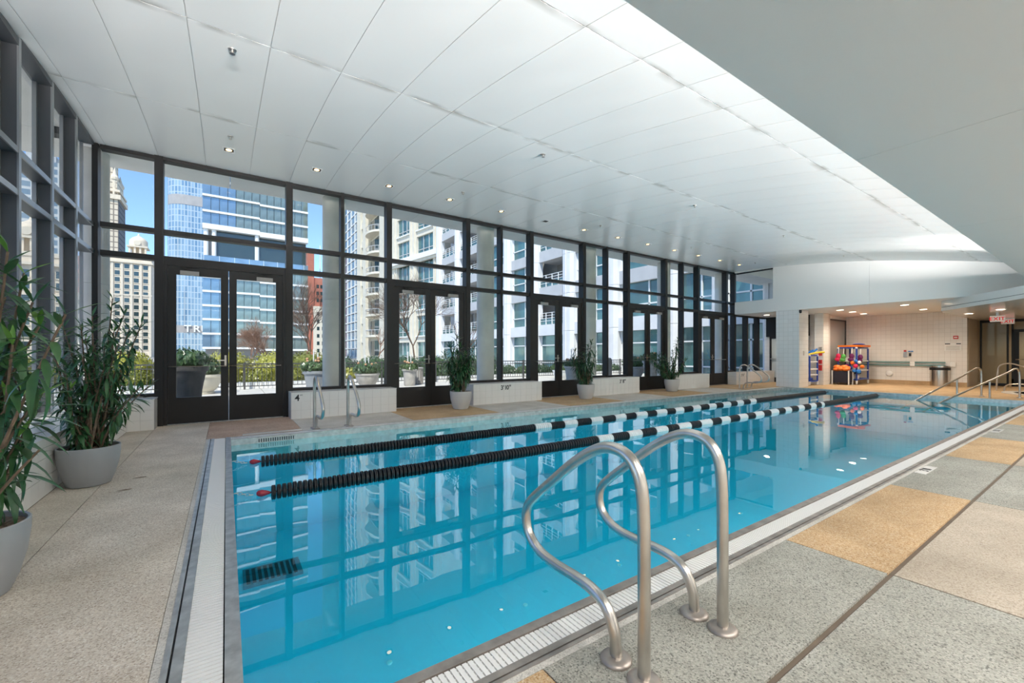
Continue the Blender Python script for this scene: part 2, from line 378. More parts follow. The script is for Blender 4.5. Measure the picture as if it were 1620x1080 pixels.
# ---------------------------------------------------------------- floor
fl = thing('floor', 'pebble finished pool deck in coloured squares', 'floor', (0, 0, 0), kind='structure')
WXI = -1.27      # face of the left tiled kerb
sub = MB(); zs = (-.30, -.012)
sub.box(-2.2, GX0, -4, 9.4, *zs); sub.box(GX0, 28, -4, GY0, *zs); sub.box(GX0, 28, GY1, 9.4, *zs); sub.box(PX1+.14, 28, GY0, GY1, *zs)
sub.build('sub_floor', M['grout'], fl)
def slab(x0, x1, y0, y1, mt, g=.005):
    MB().box(x0+g, x1-g, y0+g, y1-g, -.06, 0).build('floor_slab', M[mt], fl)
xs = [-.95, 1.0, 3.0, 5.07, 7.05, 9.06, 11.1, 13.1, 15.1, 16.94]
rowA = ['beige', 'sage', 'orange', 'sage', 'orange', 'sage', 'orange', 'sage', 'orange']
rowA[0] = 'orange'
rowB = ['pink', 'sage', 'pink', 'sage', 'pink', 'sage', 'pink', 'sage', 'pink']
for i in range(9):
    x0, x1 = xs[i], xs[i+1]
    slab(x0, x1, .760, GY0 - .03, rowA[i], .003); slab(x0, x1, -1.25, .742, rowB[i], .006); slab(x0, x1, -3.5, -1.26, ['sage','pink'][i % 2])
MB().box(GX0-.03, 16.94, GY0-.03, GY0, -.06, -.001).build('border_strip', M['greyfar'], fl)
MB().box(GX0-.03, GX0, GY0, GY1, -.06, -.001).build('border_strip', M['greyfar'], fl)
for y0, y1 in ((1.27, 4.355), (4.355, 7.34), (7.34, 9.1)): slab(-.95, GX0 - .03, y0, y1, 'beige', .002)
yb = [-3.5, .3, 2.33, 4.37, 6.4, 7.6, 8.72]
for a, b in zip(yb, yb[1:]): slab(WXI, -.95, a, b, 'beige2', .003)
xf = [GX0 - .03, 1.0, 2.83, 4.67, 6.6, 8.5, 10.5, 12.5, 14.4, 16.94]
cf = ['brown', 'greyfar', 'orange', 'greyfar', 'orange', 'greyfar', 'orange', 'greyfar', 'orange']
for i in range(9): slab(xf[i], xf[i+1], GY1, 9.1, cf[i], .003)
slab(16.94, 24.3, -3.5, 9.1, 'orange', .0); slab(24.3, 28, -3.5, 9.1, 'pink')
# depth placards let into the deck
def text(s, size, ext=.0):
    cu = bpy.data.curves.new('t', 'FONT'); cu.body = s; cu.size = size; cu.extrude = ext; cu.offset = size * .022; cu.align_x = 'CENTER'; cu.align_y = 'CENTER'; cu.resolution_u = 3
    o = bpy.data.objects.new('t', cu); COL.objects.link(o)
    me = bpy.data.meshes.new_from_object(o.evaluated_get(bpy.context.evaluated_depsgraph_get()))
    bpy.data.objects.remove(o); bpy.data.curves.remove(cu); return me
def put_text(s, size, mt, parent, loc, rot, name='lettering', ext=.001):
    s = s.replace('"', "''"); ms = []; x = 0
    for ch in s:
        if ch == ' ': x += size * .18; continue
        me = text(ch, size, ext); me.materials.clear(); me.materials.append(mt)
        w0 = min(v.co.x for v in me.vertices); w1 = max(v.co.x for v in me.vertices)
        ms.append((me, x - w0)); x += w1 - w0 + size * .07
    for me, dx in ms: place('character', me, parent, Matrix.Translation(loc) @ rot.to_4x4() @ Matrix.Translation((dx - x/2, 0, 0)))
from mathutils import Euler
for x, s_, lb in ((6.0, "3' 10", 'white depth placard set in the deck beside the amber slab, nearest of the row'), (10.0, "3' 8", 'white depth placard set in the deck, second from the near handrails'),
                  (14.1, "3' 6", 'white depth placard set in the deck, farthest along the near side of the pool')):
    t = thing('depth_placard', lb, 'depth marker', (x, 1.235, 0), group='deck depth placards')
    MB().box(x-.22, x+.22, 1.175, 1.262, .0, .004).build('plate', M['tile'], t)
    put_text(s_, .10, M['ink'], t, (x, 1.217, .0045), Euler((0, 0, 0)).to_matrix())
t = thing('depth_placard', 'long thin white placard set in the deck before the left doors', 'depth marker', (.65, 7.45, 0), group='deck depth placards')
MB().box(.2, 1.0, 7.40, 7.50, 0, .004).build('plate', M['tile'], t)
# ---------------------------------------------------------------- ceiling
def zc(y): return 4.5 - .017 * (9.15 - y) ** 2
ce = thing('ceiling', 'gently vaulted white ceiling of long metal panels', 'ceiling', (8, 5, 4.5), kind='structure')
def vault(x0, x1, y0, y1, dz, n, th=.004):
    vs = []; fs = []
    for i in range(n + 1):
        y = y0 + (y1 - y0) * i / n
        vs += [(x0, y, zc(y) + dz), (x1, y, zc(y) + dz), (x0, y, zc(y) + dz + th), (x1, y, zc(y) + dz + th)]
    for i in range(n):
        a = 4 * i; fs += [(a, a+4, a+5, a+1), (a+2, a+3, a+7, a+6), (a, a+2, a+6, a+4), (a+1, a+5, a+7, a+3)]
    fs += [(0, 1, 3, 2), (4*n, 4*n+2, 4*n+3, 4*n+1)]
    return MB().add(vs, fs)
vault(-1.98, 17.2, 0.2, 9.3, .009, 40, .12).build('ceiling_deck', M['ceil_back'], ce, True)
rows = [1.05, 2.375, 4.68, 7.01, 9.13]
for a, b in zip(rows, rows[1:]):
    me = vault(-.319, .319, a + .004, b - .004, 0, 10, .007).mesh('ceiling_panel', M['ceil'], True)
    for k in range(29):
        place('ceiling_panel', me, ce, Matrix.Translation((-1.58 + .645 * (k + .5), 0, 0)))
    vault(-1.95, -1.584, a + .004, b - .004, 0, 10, .007).build('ceiling_panel', M['ceil'], ce, True)
sf = thing('ceiling_soffit', 'lower flat grey soffit over the near deck', 'soffit', (8, -1, 3), kind='structure')
for x0, x1 in ((-3, 1.0), (1.0, 4.85), (4.85, 8.6), (8.6, 12.4), (12.4, 17.0)):
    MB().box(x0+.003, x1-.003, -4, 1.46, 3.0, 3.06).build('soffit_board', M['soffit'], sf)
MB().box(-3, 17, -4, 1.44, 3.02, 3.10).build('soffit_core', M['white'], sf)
MB().box(-3, 17, 1.40, 1.455, 3.06, 3.27).build('fill_lamp_lip', M['white'], sf)  # lip added to keep the ledge lamp's glare off the window panes
MB().box(-3, 17, -.2, 0, 3.1, 3.6).build('fill_lamp_back', M['white'], sf)
MB().box(-1.7, 16.9, .80, 1.02, 3.1, 3.125).build('fill_lamp_tray', M['white'], sf)  # tray added under the unseen ceiling fill
# roof, with unseen blocks added above and to the west against the sun
tw = thing('roof_and_sun_blocks', 'white roof slab of the pool hall with unseen blocks added to stop the sun', 'building', (10, 0, 4.6), kind='structure')
MB().box(-3.35, 22, -5, 10.5, 5.0, 5.4).build('roof_slab', M['ext_soffit'], tw)
for x0, x1 in ((-3.35, .06), (.07, 3.9), (3.91, 7.8), (7.81, 11.7), (11.71, 15.6), (15.61, 22)):
    MB().box(x0, x1, 9.32, 10.5, 4.62, 5.0).build('soffit_panel', M['ext_soffit'], tw)
MB().box(-3.35, -1.97, -5, 9.31, 4.62, 5.0).build('soffit_panel', M['ext_soffit'], tw)
MB().box(2, 26, -18, 8.8, 5.4, 9.5).build('sun_block_above', M['paleblue'], tw)  # unseen block, sized for the shadow it throws on the terrace
MB().box(-16, -4.2, -22, -2.6, -.3, 12).build('sun_block_west', M['paleblue'], tw)  # unseen block added to keep sun off the left windows
# ---------------------------------------------------------------- window wall
MODX = [-.93 + 1.935 * k for k in range(10)]           # heavy mullions
WY0, GLY = 9.10, 9.25
wf = thing('wall_far', 'dark bronze curtain wall frame along the far side of the pool', 'window wall', (8, 9.2, 0), kind='structure')
def mull(x, wd, z0=0, z1=4.52, par=wf): MB().box(x - wd/2, x + wd/2, WY0, WY0 + .20, z0, z1).build('mullion', M['frame'], par)
for x in MODX: mull(x, .115)
mull(-1.70, .07); mull(17.1, .10)
for k in (1, 3, 5, 7): mull((MODX[k] + MODX[k+1]) / 2, .065, .49)
ends = [-1.70] + MODX + [17.1]
for i in range(len(ends) - 1):
    a, b = ends[i] + .055, ends[i+1] - .055
    dr = i in (1, 3, 5, 7, 9)
    for z0, z1 in ((3.215, 3.29), (2.76, 2.845), (4.44, 4.52)) + (() if dr else ((.49, .545),)):
        MB().box(a, b, WY0 + .02, WY0 + .17, z0, z1).build('transom', M['frame'], wf)
MB().box(-2.2, 17.2, WY0 - .01, 9.3, 4.52, 5.0).build('head', M['frame'], wf)
def panes(n, lab, x0, x1, cols, zs_):
    t = thing(f'window_{n}', lab, 'window', ((x0+x1)/2, GLY, zs_[0][0]), kind='structure')
    wd = (x1 - x0) / cols
    for c in range(cols):
        for z0, z1 in zs_:
            MB().box(x0 + c*wd + .035, x0 + (c+1)*wd - .035, GLY, GLY + .012, z0, z1).build('pane', M['glass'], t)
ZT = ((2.85, 3.21), (3.295, 4.435))
wn = 1
panes(wn, 'narrow corner window left of the first doors', -1.67, -.99, 1, ((.55, 2.755),) + ZT); wn += 1
for i in range(9):
    a, b = MODX[i] + .02, MODX[i+1] - .02
    if i % 2 == 0: panes(wn, f'glazing above the {ORD[i//2]} pair of doors from the left', a, b, 1, ZT)
    else: panes(wn, f'two light window above the {ORD[i//2]} tiled bench from the left', a, b, 2, ((.55, 2.755),) + ZT)
    wn += 1
panes(wn, 'narrow window at the far right corner of the pool hall', MODX[9]+.02, 17.05, 1, ((.55, 2.755),) + ZT); wn += 1
# doors
def door(n, x0, x1):
    lab = f'dark bronze glazed double doors, {ORD[n-1]} pair from the left'
    t = thing(f'door_{n}', lab, 'door', ((x0+x1)/2, 9.14, 0), kind='structure')
    a, b = x0 + .058, x1 - .058; mid = (a + b) / 2; y0, y1 = 9.125, 9.175
    f = MB().box(a, a+.05, 9.11, 9.20, 0, 2.76).box(b-.05, b, 9.11, 9.20, 0, 2.76).box(a+.05, b-.05, 9.11, 9.20, 2.70, 2.76)
    f.build('door_frame', M['frame'], t)
    MB().box(a, b, 9.11, 9.20, 0, .012).build('threshold', M['steel_dull'], t)
    for sd, (p, q) in enumerate(((a+.053, mid-.004), (mid+.004, b-.053))):
        l = MB(); z0, z1, gb, gt = .018, 2.695, .46, 2.555; sw = .115
        l.box(p, p+sw, y0, y1, z0, z1).box(q-sw, q, y0, y1, z0, z1).box(p+sw, q-sw, y0, y1, z0, gb).box(p+sw, q-sw, y0, y1, gt, z1)
        lf = l.build('leaf', M['frame'], t)
        MB().box(p+sw, q-sw, 9.145, 9.157, gb, gt).build('pane', M['glass'], lf)
        MB().tube([(p+.02, y0-.005, .99), (p+.02, y0-.05, .99), (q-.04, y0-.05, .99), (q-.04, y0-.005, .99)], .011, 6).build('push_bar', M['steel'], lf, True)
        cx = p + .30 if sd == 0 else q - .30
        MB().box(cx-.13, cx+.13, y0-.05, y0, gt-.005, gt+.065).build('closer', M['panel_grey'], lf)
        MB().bar((cx, y0-.035, gt+.085), (cx-.12, y0-.07, gt+.13), .02, .012).bar((cx-.12, y0-.07, gt+.13), (cx+.10, y0-.01, gt+.14), .02, .012).build('closer_arm', M['frame'], lf)
        if sd == 0:
            MB().box(q-.06, q-.03, y0-.012, y0, 1.00, 1.18).box(q-.17, q-.03, y0-.055, y0-.03, 1.08, 1.10).box(q-.055, q-.035, y0-.04, y0, 1.08, 1.10).build('lever_handle', M['steel'], lf)
for n, i in enumerate((0, 2, 4, 6, 8)): door(n + 1, MODX[i], MODX[i+1])
# ---------------------------------------------------------------- tiled kerbs and benches
def tiles(par, o, du, dn, nu, nw, su, sw):
    """grid of proud tiles; o lower corner, du along, dn outward normal"""
    o = Vector(o); du = Vector(du); dn = Vector(dn)
    key = (round(su, 4), round(sw, 4))
    if key not in TM: TM[key] = MB().box(.002, su-.002, 0, .006, .002, sw-.002).mesh('tile', M['tile'])
    rot = Matrix((du, dn, Vector((0, 0, 1)))).transposed()
    for i in range(nu):
        for j in range(nw):
            place('tile', TM[key], par, Matrix.Translation(o + du * (i * su) + Vector((0, 0, j * sw))) @ rot.to_4x4())
TM = {}
kb = thing('wall_left', 'low white tiled kerb with sill under the left windows', 'kerb', (-1.6, 4, 0), kind='structure')
MB().box(-1.96, WXI-.006, -4, 9.1, 0, .478).build('kerb_core', M['tile_grout'], kb)
MB().box(-1.72, WXI+.004, -4, 8.70, .478, .49).build('sill', M['tile'], kb)
MB().box(-1.95, -1.72, -4, 9.1, .478, .52).build('frame_sill', M['fin_edge'], kb)
tiles(kb, (WXI-.006, 8.69, 0), (0, -1, 0), (1, 0, 0), 40, 3, .1595, .1595)
MB().box(WXI-.006, -.95, 8.706, 9.1, 0, .478).build('return_core', M['tile_grout'], kb)
MB().box(-1.72, -.94, 8.695, 9.1, .478, .49).build('sill', M['tile'], kb)
tiles(kb, (WXI, 8.706, 0), (1, 0, 0), (0, -1, 0), 2, 3, .16, .1595)
tiles(kb, (-.952, 8.71, 0), (0, 1, 0), (1, 0, 0), 2, 3, .19, .1595)
marks = {0: ('4', 'FT'), 1: ("3' 10\"", ''), 2: ("3' 8\"", ''), 3: ('', '')}
for j, k in enumerate((1, 3, 5, 7)):
    x0, x1 = MODX[k] - .02, MODX[k+1] + .02
    if j: x0 -= .06
    t = thing('bench', f'white tiled bench kerb under the window, {ORD[j]} from the left' + (f', marked {marks[j][0].replace(chr(34), "")}' if marks[j][0] else ''), 'bench', (x0, 8.9, 0), group='tiled benches')
    t['kind'] = 'structure'
    MB().box(x0+.006, x1-.006, 8.706, 9.1, 0, .478).build('core', M['tile_grout'], t)
    MB().box(x0-.002, x1+.002, 8.695, 9.1, .478, .49).build('top', M['tile'], t)
    n = 12; sw = (x1 - x0) / n
    tiles(t, (x0, 8.706, 0), (1, 0, 0), (0, -1, 0), n, 3, sw, .1595)
    tiles(t, (x0+.006, 9.09, 0), (0, -1, 0), (-1, 0, 0), 2, 3, .19, .1595)
    if j == 0:
        MB().box(x0+.05, x0+.21, 8.694, 8.702, .31, .475).build('number_tile', M['tile'], t)
        put_text('4', .16, M['ink'], t, (x0+.105, 8.6925, .385), Euler((math.pi/2, 0, 0)).to_matrix()); put_text('FT', .035, M['ink'], t, (x0+.175, 8.6925, .435), Euler((math.pi/2, 0, 0)).to_matrix())
    elif marks[j][0]: put_text(marks[j][0], .15, M['ink'], t, ((x0+x1)/2 - .1*(j == 1) + .25*(j == 2), 8.699, .375), Euler((math.pi/2, 0, 0)).to_matrix())
# ---------------------------------------------------------------- left window wall with deep fins
wl = thing('window_20', 'deep grey finned curtain wall on the left side', 'window wall', (-1.9, 4, .5), kind='structure')
FY = [9.13 - .967 * k for k in range(1, 12)]
for y in FY:
    MB().box(-1.86, -1.715, y - .03, y + .03, .52, zc(y) + .02).build('fin', M['fin'], wl)
    MB().box(-1.715, -1.70, y - .03, y + .03, .52, zc(y) - .01).build('fin_edge', M['fin_edge'], wl)
yy = [9.10] + FY
for a, b in zip(yy[1:], yy):
    for z in (3.22, 2.80):
        MB().box(-1.86, -1.72, a + .031, b - .031, z - .03, z + .03).build('transom', M['fin'], wl)
        MB().box(-1.72, -1.705, a + .031, b - .031, z - .03, z + .03).build('transom_edge', M['fin_edge'], wl)
    zt = zc((a + b) / 2)
    MB().box(-1.86, -1.70, a + .031, b - .031, zt - .05, zt + .02).build('head', M['fin'], wl)
    for z0, z1 in ((.53, 2.765), (2.835, 3.185), (3.255, zt - .055)):
        MB().box(-1.85, -1.838, a + .033, b - .033, z0, z1).build('pane', M['glass'], wl)
    MB().box(-1.856, -1.82, b - .07, b - .031, .53, zt - .05).build('glazing_bead', M['fin_edge'], wl)
# ---------------------------------------------------------------- end wall, pillar, recess
we = thing('wall_end', 'white plaster beam wall across the far end of the pool', 'wall', (17.1, 5, 2.8), kind='structure')
zE = 4.75
MB().box(17.0, 17.25, 4.77, 7.64, 2.8, zE).build('wall_panel', M['white'], we)
MB().box(17.0, 17.25, -3.5, 4.766, 2.8, zE).build('wall_panel', M['white'], we)
MB().box(17.0, 17.25, 2.1, 2.104, 2.8, 3.3)
MB().box(17.0, 17.25, 7.64, 9.08, 2.8, 3.285).build('wall_panel', M['white'], we)
MB().box(17.0, 17.25, 7.64, 9.08, 4.46, zE).build('wall_panel', M['white'], we)
MB().box(16.992, 17.0, 8.02, 8.40, 2.89, 3.22).build('access_panel', M['white'], we)
t = thing('window_21', 'clear window high in the end wall beside the corner', 'window', (17.2, 8.3, 3.3), kind='structure')
MB().box(17.15, 17.162, 7.64, 9.08, 3.285, 4.46).build('pane', M['glass'], t)
MB().box(17.12, 17.2, 7.64, 9.08, 4.42, 4.46).build('head', M['frame'], t)
pl = thing('wall_pillar', 'square white tiled pillar at the far end of the pool', 'pillar', (17.4, 7.16, 0), kind='structure')
MB().box(17.02, 17.78, 6.78, 7.54, 0, 2.8).build('pillar', bricks('pillar_tile', (.82,.81,.80), (.79,.78,.77), (.64,.63,.61), .155, .155, 'x', .004, .14), pl)
MB().box(17.03, 17.779, 6.772, 6.779, 0, 2.8).build('side_facing', M['tile_end_y'], pl)
MB().box(17.35, 17.43, 6.765, 6.772, 1.15, 1.32).build('wall_switch', M['steel'], pl)
rc = thing('ceiling_recess', 'low white ceiling of the alcove behind the pillar', 'ceiling', (20, 5, 2.8), kind='structure')
MB().box(17.25, 28, -4, 9.3, 2.8, 3.0).build('ceiling_board', M['white'], rc)
wr = thing('wall_alcove', 'cream glazed tile walls of the alcove beyond the pool', 'wall', (22, 5, 0), kind='structure')
MB().box(22.35, 22.6, 3.45, 7.3, 0, 2.8).build('back_wall', M['tile_end'], wr)
MB().box(22.6, 24.3, 3.45, 3.6, 0, 2.8).build('side_wall', M['beige_stone'], wr)
MB().box(19.7, 19.9, 6.82, 9.1, 0, 2.8).build('cross_wall', M['tile_end'], wr)
MB().box(19.2, 19.7, 6.80, 7.10, 0, 2.8).build('pilaster', M['tile_end_y'], wr)
MB().box(19.9, 22.35, 7.10, 7.3, 0, 2.8).build('panel_wall', M['tile_end_y'], wr)
MB().box(22.335, 22.35, 3.45, 7.1, 0, .16).build('base_tile', M['orange'], wr)
t = thing('door_6', 'plain grey panel door in the alcove behind the toy rack', 'door', (21, 7.08, 0), kind='structure')
MB().box(19.95, 22.2, 7.075, 7.1, 0, 2.6).build('leaf', M['panel_grey'], t)
MB().box(22.2, 22.34, 7.07, 7.1, 0, 2.66).build('door_frame', M['frame'], t); MB().box(19.9, 22.34, 7.07, 7.1, 2.6, 2.66).build('door_frame', M['frame'], t)
# window wall continues below the beam
w2 = thing('window_22', 'row of narrow windows under the beam behind the far grab rails', 'window', (18, 9.2, .5), kind='structure')
for x in (18.05, 19.0): MB().box(x-.055, x+.055, WY0, WY0+.2, .49, 2.8).build('mullion', M['frame'], w2)
for a, b in ((17.15, 18.0), (18.1, 18.95), (19.05, 19.7)):
    MB().box(a, b, GLY, GLY+.012, .5, 2.75).build('pane', M['glass'], w2)
    MB().box(a, b, WY0+.02, WY0+.17, 2.74, 2.8).build('transom', M['frame'], w2)
t = thing('bench', 'low white tiled kerb under the narrow windows behind the far grab rails', 'bench', (18, 9, 0), group='tiled benches'); t['kind'] = 'structure'
MB().box(MODX[9]+.02, 19.6, 8.75, 9.1, 0, .49).build('core', bricks('bench_tile', (.80,.78,.75),(.78,.76,.73),(.64,.62,.6),.16,.16,'y',.004,.2), t)
put_text("3' 6\"", .13, M['ink'], t, (17.0, 8.748, .37), Euler((math.pi/2, 0, 0)).to_matrix())
t = thing('door_7', 'dark glazed vestibule doors behind the pillar', 'door', (19.6, 8.3, 0), kind='structure')
MB().box(19.62, 19.69, 7.45, 9.1, 1.95, 2.8).build('dark_panel', M['black'], t)
for a, b in ((7.5, 8.15), (8.2, 8.95)):
    lf = MB().box(19.6, 19.68, a, a+.07, 0, 1.95).box(19.6, 19.68, b-.07, b, 0, 1.95).box(19.6, 19.68, a+.07, b-.07, 0, .2).box(19.6, 19.68, a+.07, b-.07, 1.87, 1.95).build('leaf', M['black'], t)
    MB().box(19.64, 19.66, a+.07, b-.07, .2, 1.87).build('pane', mat('frosted', (.55,.62,.64), .15), lf)
    MB().box(19.56, 19.60, a+.05, b-.05, .98, 1.01).build('push_bar', M['steel'], lf)
    MB().box(19.635, 19.64, (a+b)/2-.04, (a+b)/2+.04, 1.38, 1.55).build('notice', mat('yellow_notice', (.5,.4,.05), .5), lf)
tag(MB().box(19.35, 19.6, 7.7, 8.0, 2.2, 2.55).build('speaker_box', M['pvc']), 'pale wall box above the dark vestibule doors', 'speaker')
# curved bulkhead and low ceiling over the spa
arc = [(17.9, 3.30), (17.55, 3.05), (17.15, 2.76), (16.75, 2.47), (16.4, 2.19), (16.05, 1.93), (15.7, 1.67), (15.3, 1.40), (15.0, 1.2)]
bk = thing('ceiling_bulkhead', 'curved glossy white bulkhead with a thin black slot over the spa', 'bulkhead', (17, 2, 2.5), kind='structure')
gw = mat('gloss_white', (.80, .80, .78), .12)
MB().prism(arc + [(15.0, -3.4), (24.2, -3.4), (24.2, 3.40), (18.6, 3.40)], 2.50, 2.60).build('lower_band', gw, bk)
MB().prism([(x+.015, y-.02) for x, y in arc] + [(15.1, -3.35), (24.15, -3.35), (24.15, 3.35), (18.6, 3.36)], 2.60, 2.612).build('black_slot', M['black'], bk)
MB().prism(arc + [(15.0, -3.4), (24.2, -3.4), (24.2, 3.40), (18.6, 3.40)], 2.612, 2.80).build('upper_band', gw, bk)
# glazed partition at far right
t = thing('door_8', 'dark framed glass door and side light at the far right end', 'door', (24.3, 2, 0), kind='structure')
fr_ = MB()
for y in (3.40, 2.72, 2.60, 1.45): fr_.box(24.22, 24.32, y-.05, y, 0, 2.5)
fr_.box(24.22, 24.32, -3.4, 3.4, 2.40, 2.5).box(24.22, 24.32, -3.4, 2.6, 2.02, 2.12).box(24.22, 24.32, -3.4, 2.6, 0, .28).box(24.22, 24.32, 2.72, 3.4, .0, .1)
fr_.build('door_frame', M['frame'], t)
lt = MB().box(24.24, 24.30, 2.42, 2.55, .28, 2.02).box(24.24, 24.30, 1.45, 1.56, .28, 2.02).build('leaf', M['frame'], t)
MB().box(24.265, 24.275, 1.56, 2.42, .28, 2.02).build('pane', M['glass'], lt)
MB().tube([(24.18, 2.5, 1.0), (24.18, 1.5, 1.0)], .015, 6).build('push_bar', M['steel'], lt)
MB().box(24.2, 24.24, 1.6, 1.95, 1.96, 2.02).build('closer', M['steel'], lt)
MB().box(24.265, 24.275, 2.72, 3.36, .1, 2.40).build('side_pane', M['glass'], t)
MB().box(24.265, 24.275, -3.3, 1.4, .28, 2.02).build('side_pane', M['glass'], t); MB().box(24.265, 24.275, -3.3, 2.55, 2.12, 2.40).build('transom_pane', M['glass'], t)
wb = thing('wall_back', 'plain walls closing the hall behind the view', 'wall', (8, -3.6, 0), kind='structure')
MB().box(-2.2, 28, -3.7, -3.5, 0, 3.1).build('wall_face', M['white'], wb)
MB().box(26.8, 27, -3.5, 9.1, 0, 2.8).build('corridor_wall', M['linen'], wb)
MB().box(19.9, 27, 9.1, 9.3, 0, 2.8).build('corridor_wall', M['tile_end_y'], wb)
MB().box(-2.3, -2.2, -3.7, -1.6, 0, 4.4).build('corner_wall', M['white'], wb)
# ---------------------------------------------------------------- ceiling fixtures
def spot(name, loc, power, col, ang=110, blend=.6, size=.05):
    l = bpy.data.lights.new(name, 'SPOT'); l.energy = power; l.color = col; l.spot_size = math.radians(ang); l.spot_blend = blend; l.shadow_soft_size = size
    o = bpy.data.objects.new(name, l); COL.objects.link(o); o.location = loc; return o
for k in range(13):
    x, y = .035 + 1.3 * k, 8.18; z = zc(y)
    st = ', unlit' if k == 5 else ''
    t = thing('downlight', f'small square recessed downlight{st}, {ORD[k]} from the left along the window wall', 'downlight', (x, y, z), group='square downlights by the windows')
    MB().box(x-.085,x+.085,y-.085,y-.065,z-.006,z).box(x-.085,x+.085,y+.065,y+.085,z-.006,z).box(x-.085,x-.065,y-.065,y+.065,z-.006,z).box(x+.065,x+.085,y-.065,y+.065,z-.006,z).build('trim', M['white'], t)
    MB().box(x-.065,x+.065,y-.065,y+.065,z-.0025,z-.0005).build('recess', M['black'], t)
    MB().lathe((x, y, z-.0035), [(.0,-.001),(.042,-.001),(.042,.001)], 16).build('bulb', M['black'] if k == 5 else M['lamp_warm'], t)
    if k != 5: spot('downlight_lamp', (x, y, z-.03), 22, (1, .72, .42), 75)
k = 0
for y, lst in ((5.0, (.05, 3.95, 7.85, 11.7, 15.6)), (7.6, (.05, 3.95, 7.85, 11.75, 15.6))):
    for i, x in enumerate(lst):
        z = zc(y); t = thing('sprinkler', f'small chrome ceiling sprinkler, {ORD[i]} from the left in the ' + ('row nearer the windows' if y > 6 else 'row over the pool'), 'sprinkler', (x, y, z), group='ceiling sprinklers')
        MB().lathe((x, y, z), [(.038,0),(.034,-.008),(.012,-.010),(.010,-.035),(.016,-.037),(.016,-.040)][::-1], 14).build('body', M['steel'], t, True)
        MB().lathe((x, y, z-.045), [(.024,0),(.024,.003)], 12).build('deflector', M['steel'], t)
for i, (x, y) in enumerate([(18.27, 8.45), (18.4, 6.0), (19.6, 6.0), (20.87, 6.04), (18.23, 4.21), (20.59, 4.25)]):
    t = thing('round_downlight', ['round bright downlight over the narrow windows behind the pillar', 'round bright downlight above the toy racks, nearest the pillar', 'round bright downlight above the toy racks, middle one', 'round bright downlight above the toy racks, farthest from the pillar',
        'round bright downlight over the alcove, nearer the pool end', 'round bright downlight over the alcove near the waste bin'][i], 'downlight', (x, y, 2.8), group='round alcove downlights')
    MB().lathe((x, y, 2.8), [(.13,0),(.13,-.006),(.10,-.010)][::-1], 20).build('trim', M['white'], t)
    MB().lathe((x, y, 2.789), [(0,0),(.10,0),(.10,.002)], 20).build('lens', M['lamp_white'], t)
    spot('alcove_lamp', (x, y, 2.76), 95, (1, .86, .70), 150, .8, .1)
for i, (x, y) in enumerate([(18.6, 2.2), (19.7, 3.0), (19.6, .6), (22.2, 1.6)]):
    t = thing('round_downlight', f'round downlight in the low ceiling over the spa, {ORD[i]} of them', 'downlight', (x, y, 2.5), group='round spa downlights')
    MB().lathe((x, y, 2.5), [(.12,0),(.12,-.006),(.09,-.010)][::-1], 18).build('trim', M['white'], t)
    MB().lathe((x, y, 2.489), [(0,0),(.09,0),(.09,.002)], 18).build('lens', M['lamp_white'], t)
    spot('spa_lamp', (x, y, 2.46), 55, (1, .84, .66), 150, .8, .1)
for i in range(6):  # unseen panels added behind the camera to brighten the hall
    x = -.2 + 2.8 * i
    t = thing('fill_panel', f'flat white fill panel added unseen in the grey soffit behind the view, {ORD[i]} of the row', 'light', (x, -1.6, 3.0), group='added soffit fill panels')
    MB().box(x-.62,x+.62,-1.92,-1.88,2.88,3.0).box(x-.62,x+.62,-1.32,-1.28,2.88,3.0).box(x-.62,x-.58,-1.88,-1.32,2.88,3.0).box(x+.58,x+.62,-1.88,-1.32,2.88,3.0).build('shade_frame', M['white'], t)
    MB().box(x-.58, x+.58, -1.88, -1.32, 2.982, 2.985).build('diffuser', mat('diffuser', (.9,.9,.9), .5, emit=(1,.97,.92), es=3), t)
    area('fill_panel_lamp', (x, -1.6, 2.975), (0, 0, 0), 1.16, .56, 100, (1, .96, .92))
spot('corridor_fill', (25.6, 1.6, 2.7), 120, (1, .84, .62), 150, .8, .2)  # unseen fill added to lighten the corridor behind the glass door
# exit signs
for i, (x, y, zb, lb) in enumerate(((20.5, 2.49, 2.24, 'white exit sign with red letters hanging over the spa deck'), (23.6, 2.62, 2.30, 'smaller looking white exit sign above the far glass door'))):
    t = thing('exit_sign', lb, 'exit sign', (x, y, 2.5), group='exit signs')
    MB().box(x-.03, x+.03, y-.16, y+.16, zb, zb+.19).build('housing', mat('sign_white', (.9,.88,.86), .4, emit=(1,.92,.88), es=.12), t)
    MB().box(x-.02, x+.02, y-.03, y+.03, zb+.19, 2.5).build('stem', M['steel'], t)
    put_text('EXIT', .15, mat('sign_red', (.7,.02,.02), .4, emit=(.9,.03,.03), es=.25), t, (x-.032, y, zb+.09), Matrix(((0,0,-1),(-1,0,0),(0,1,0))))
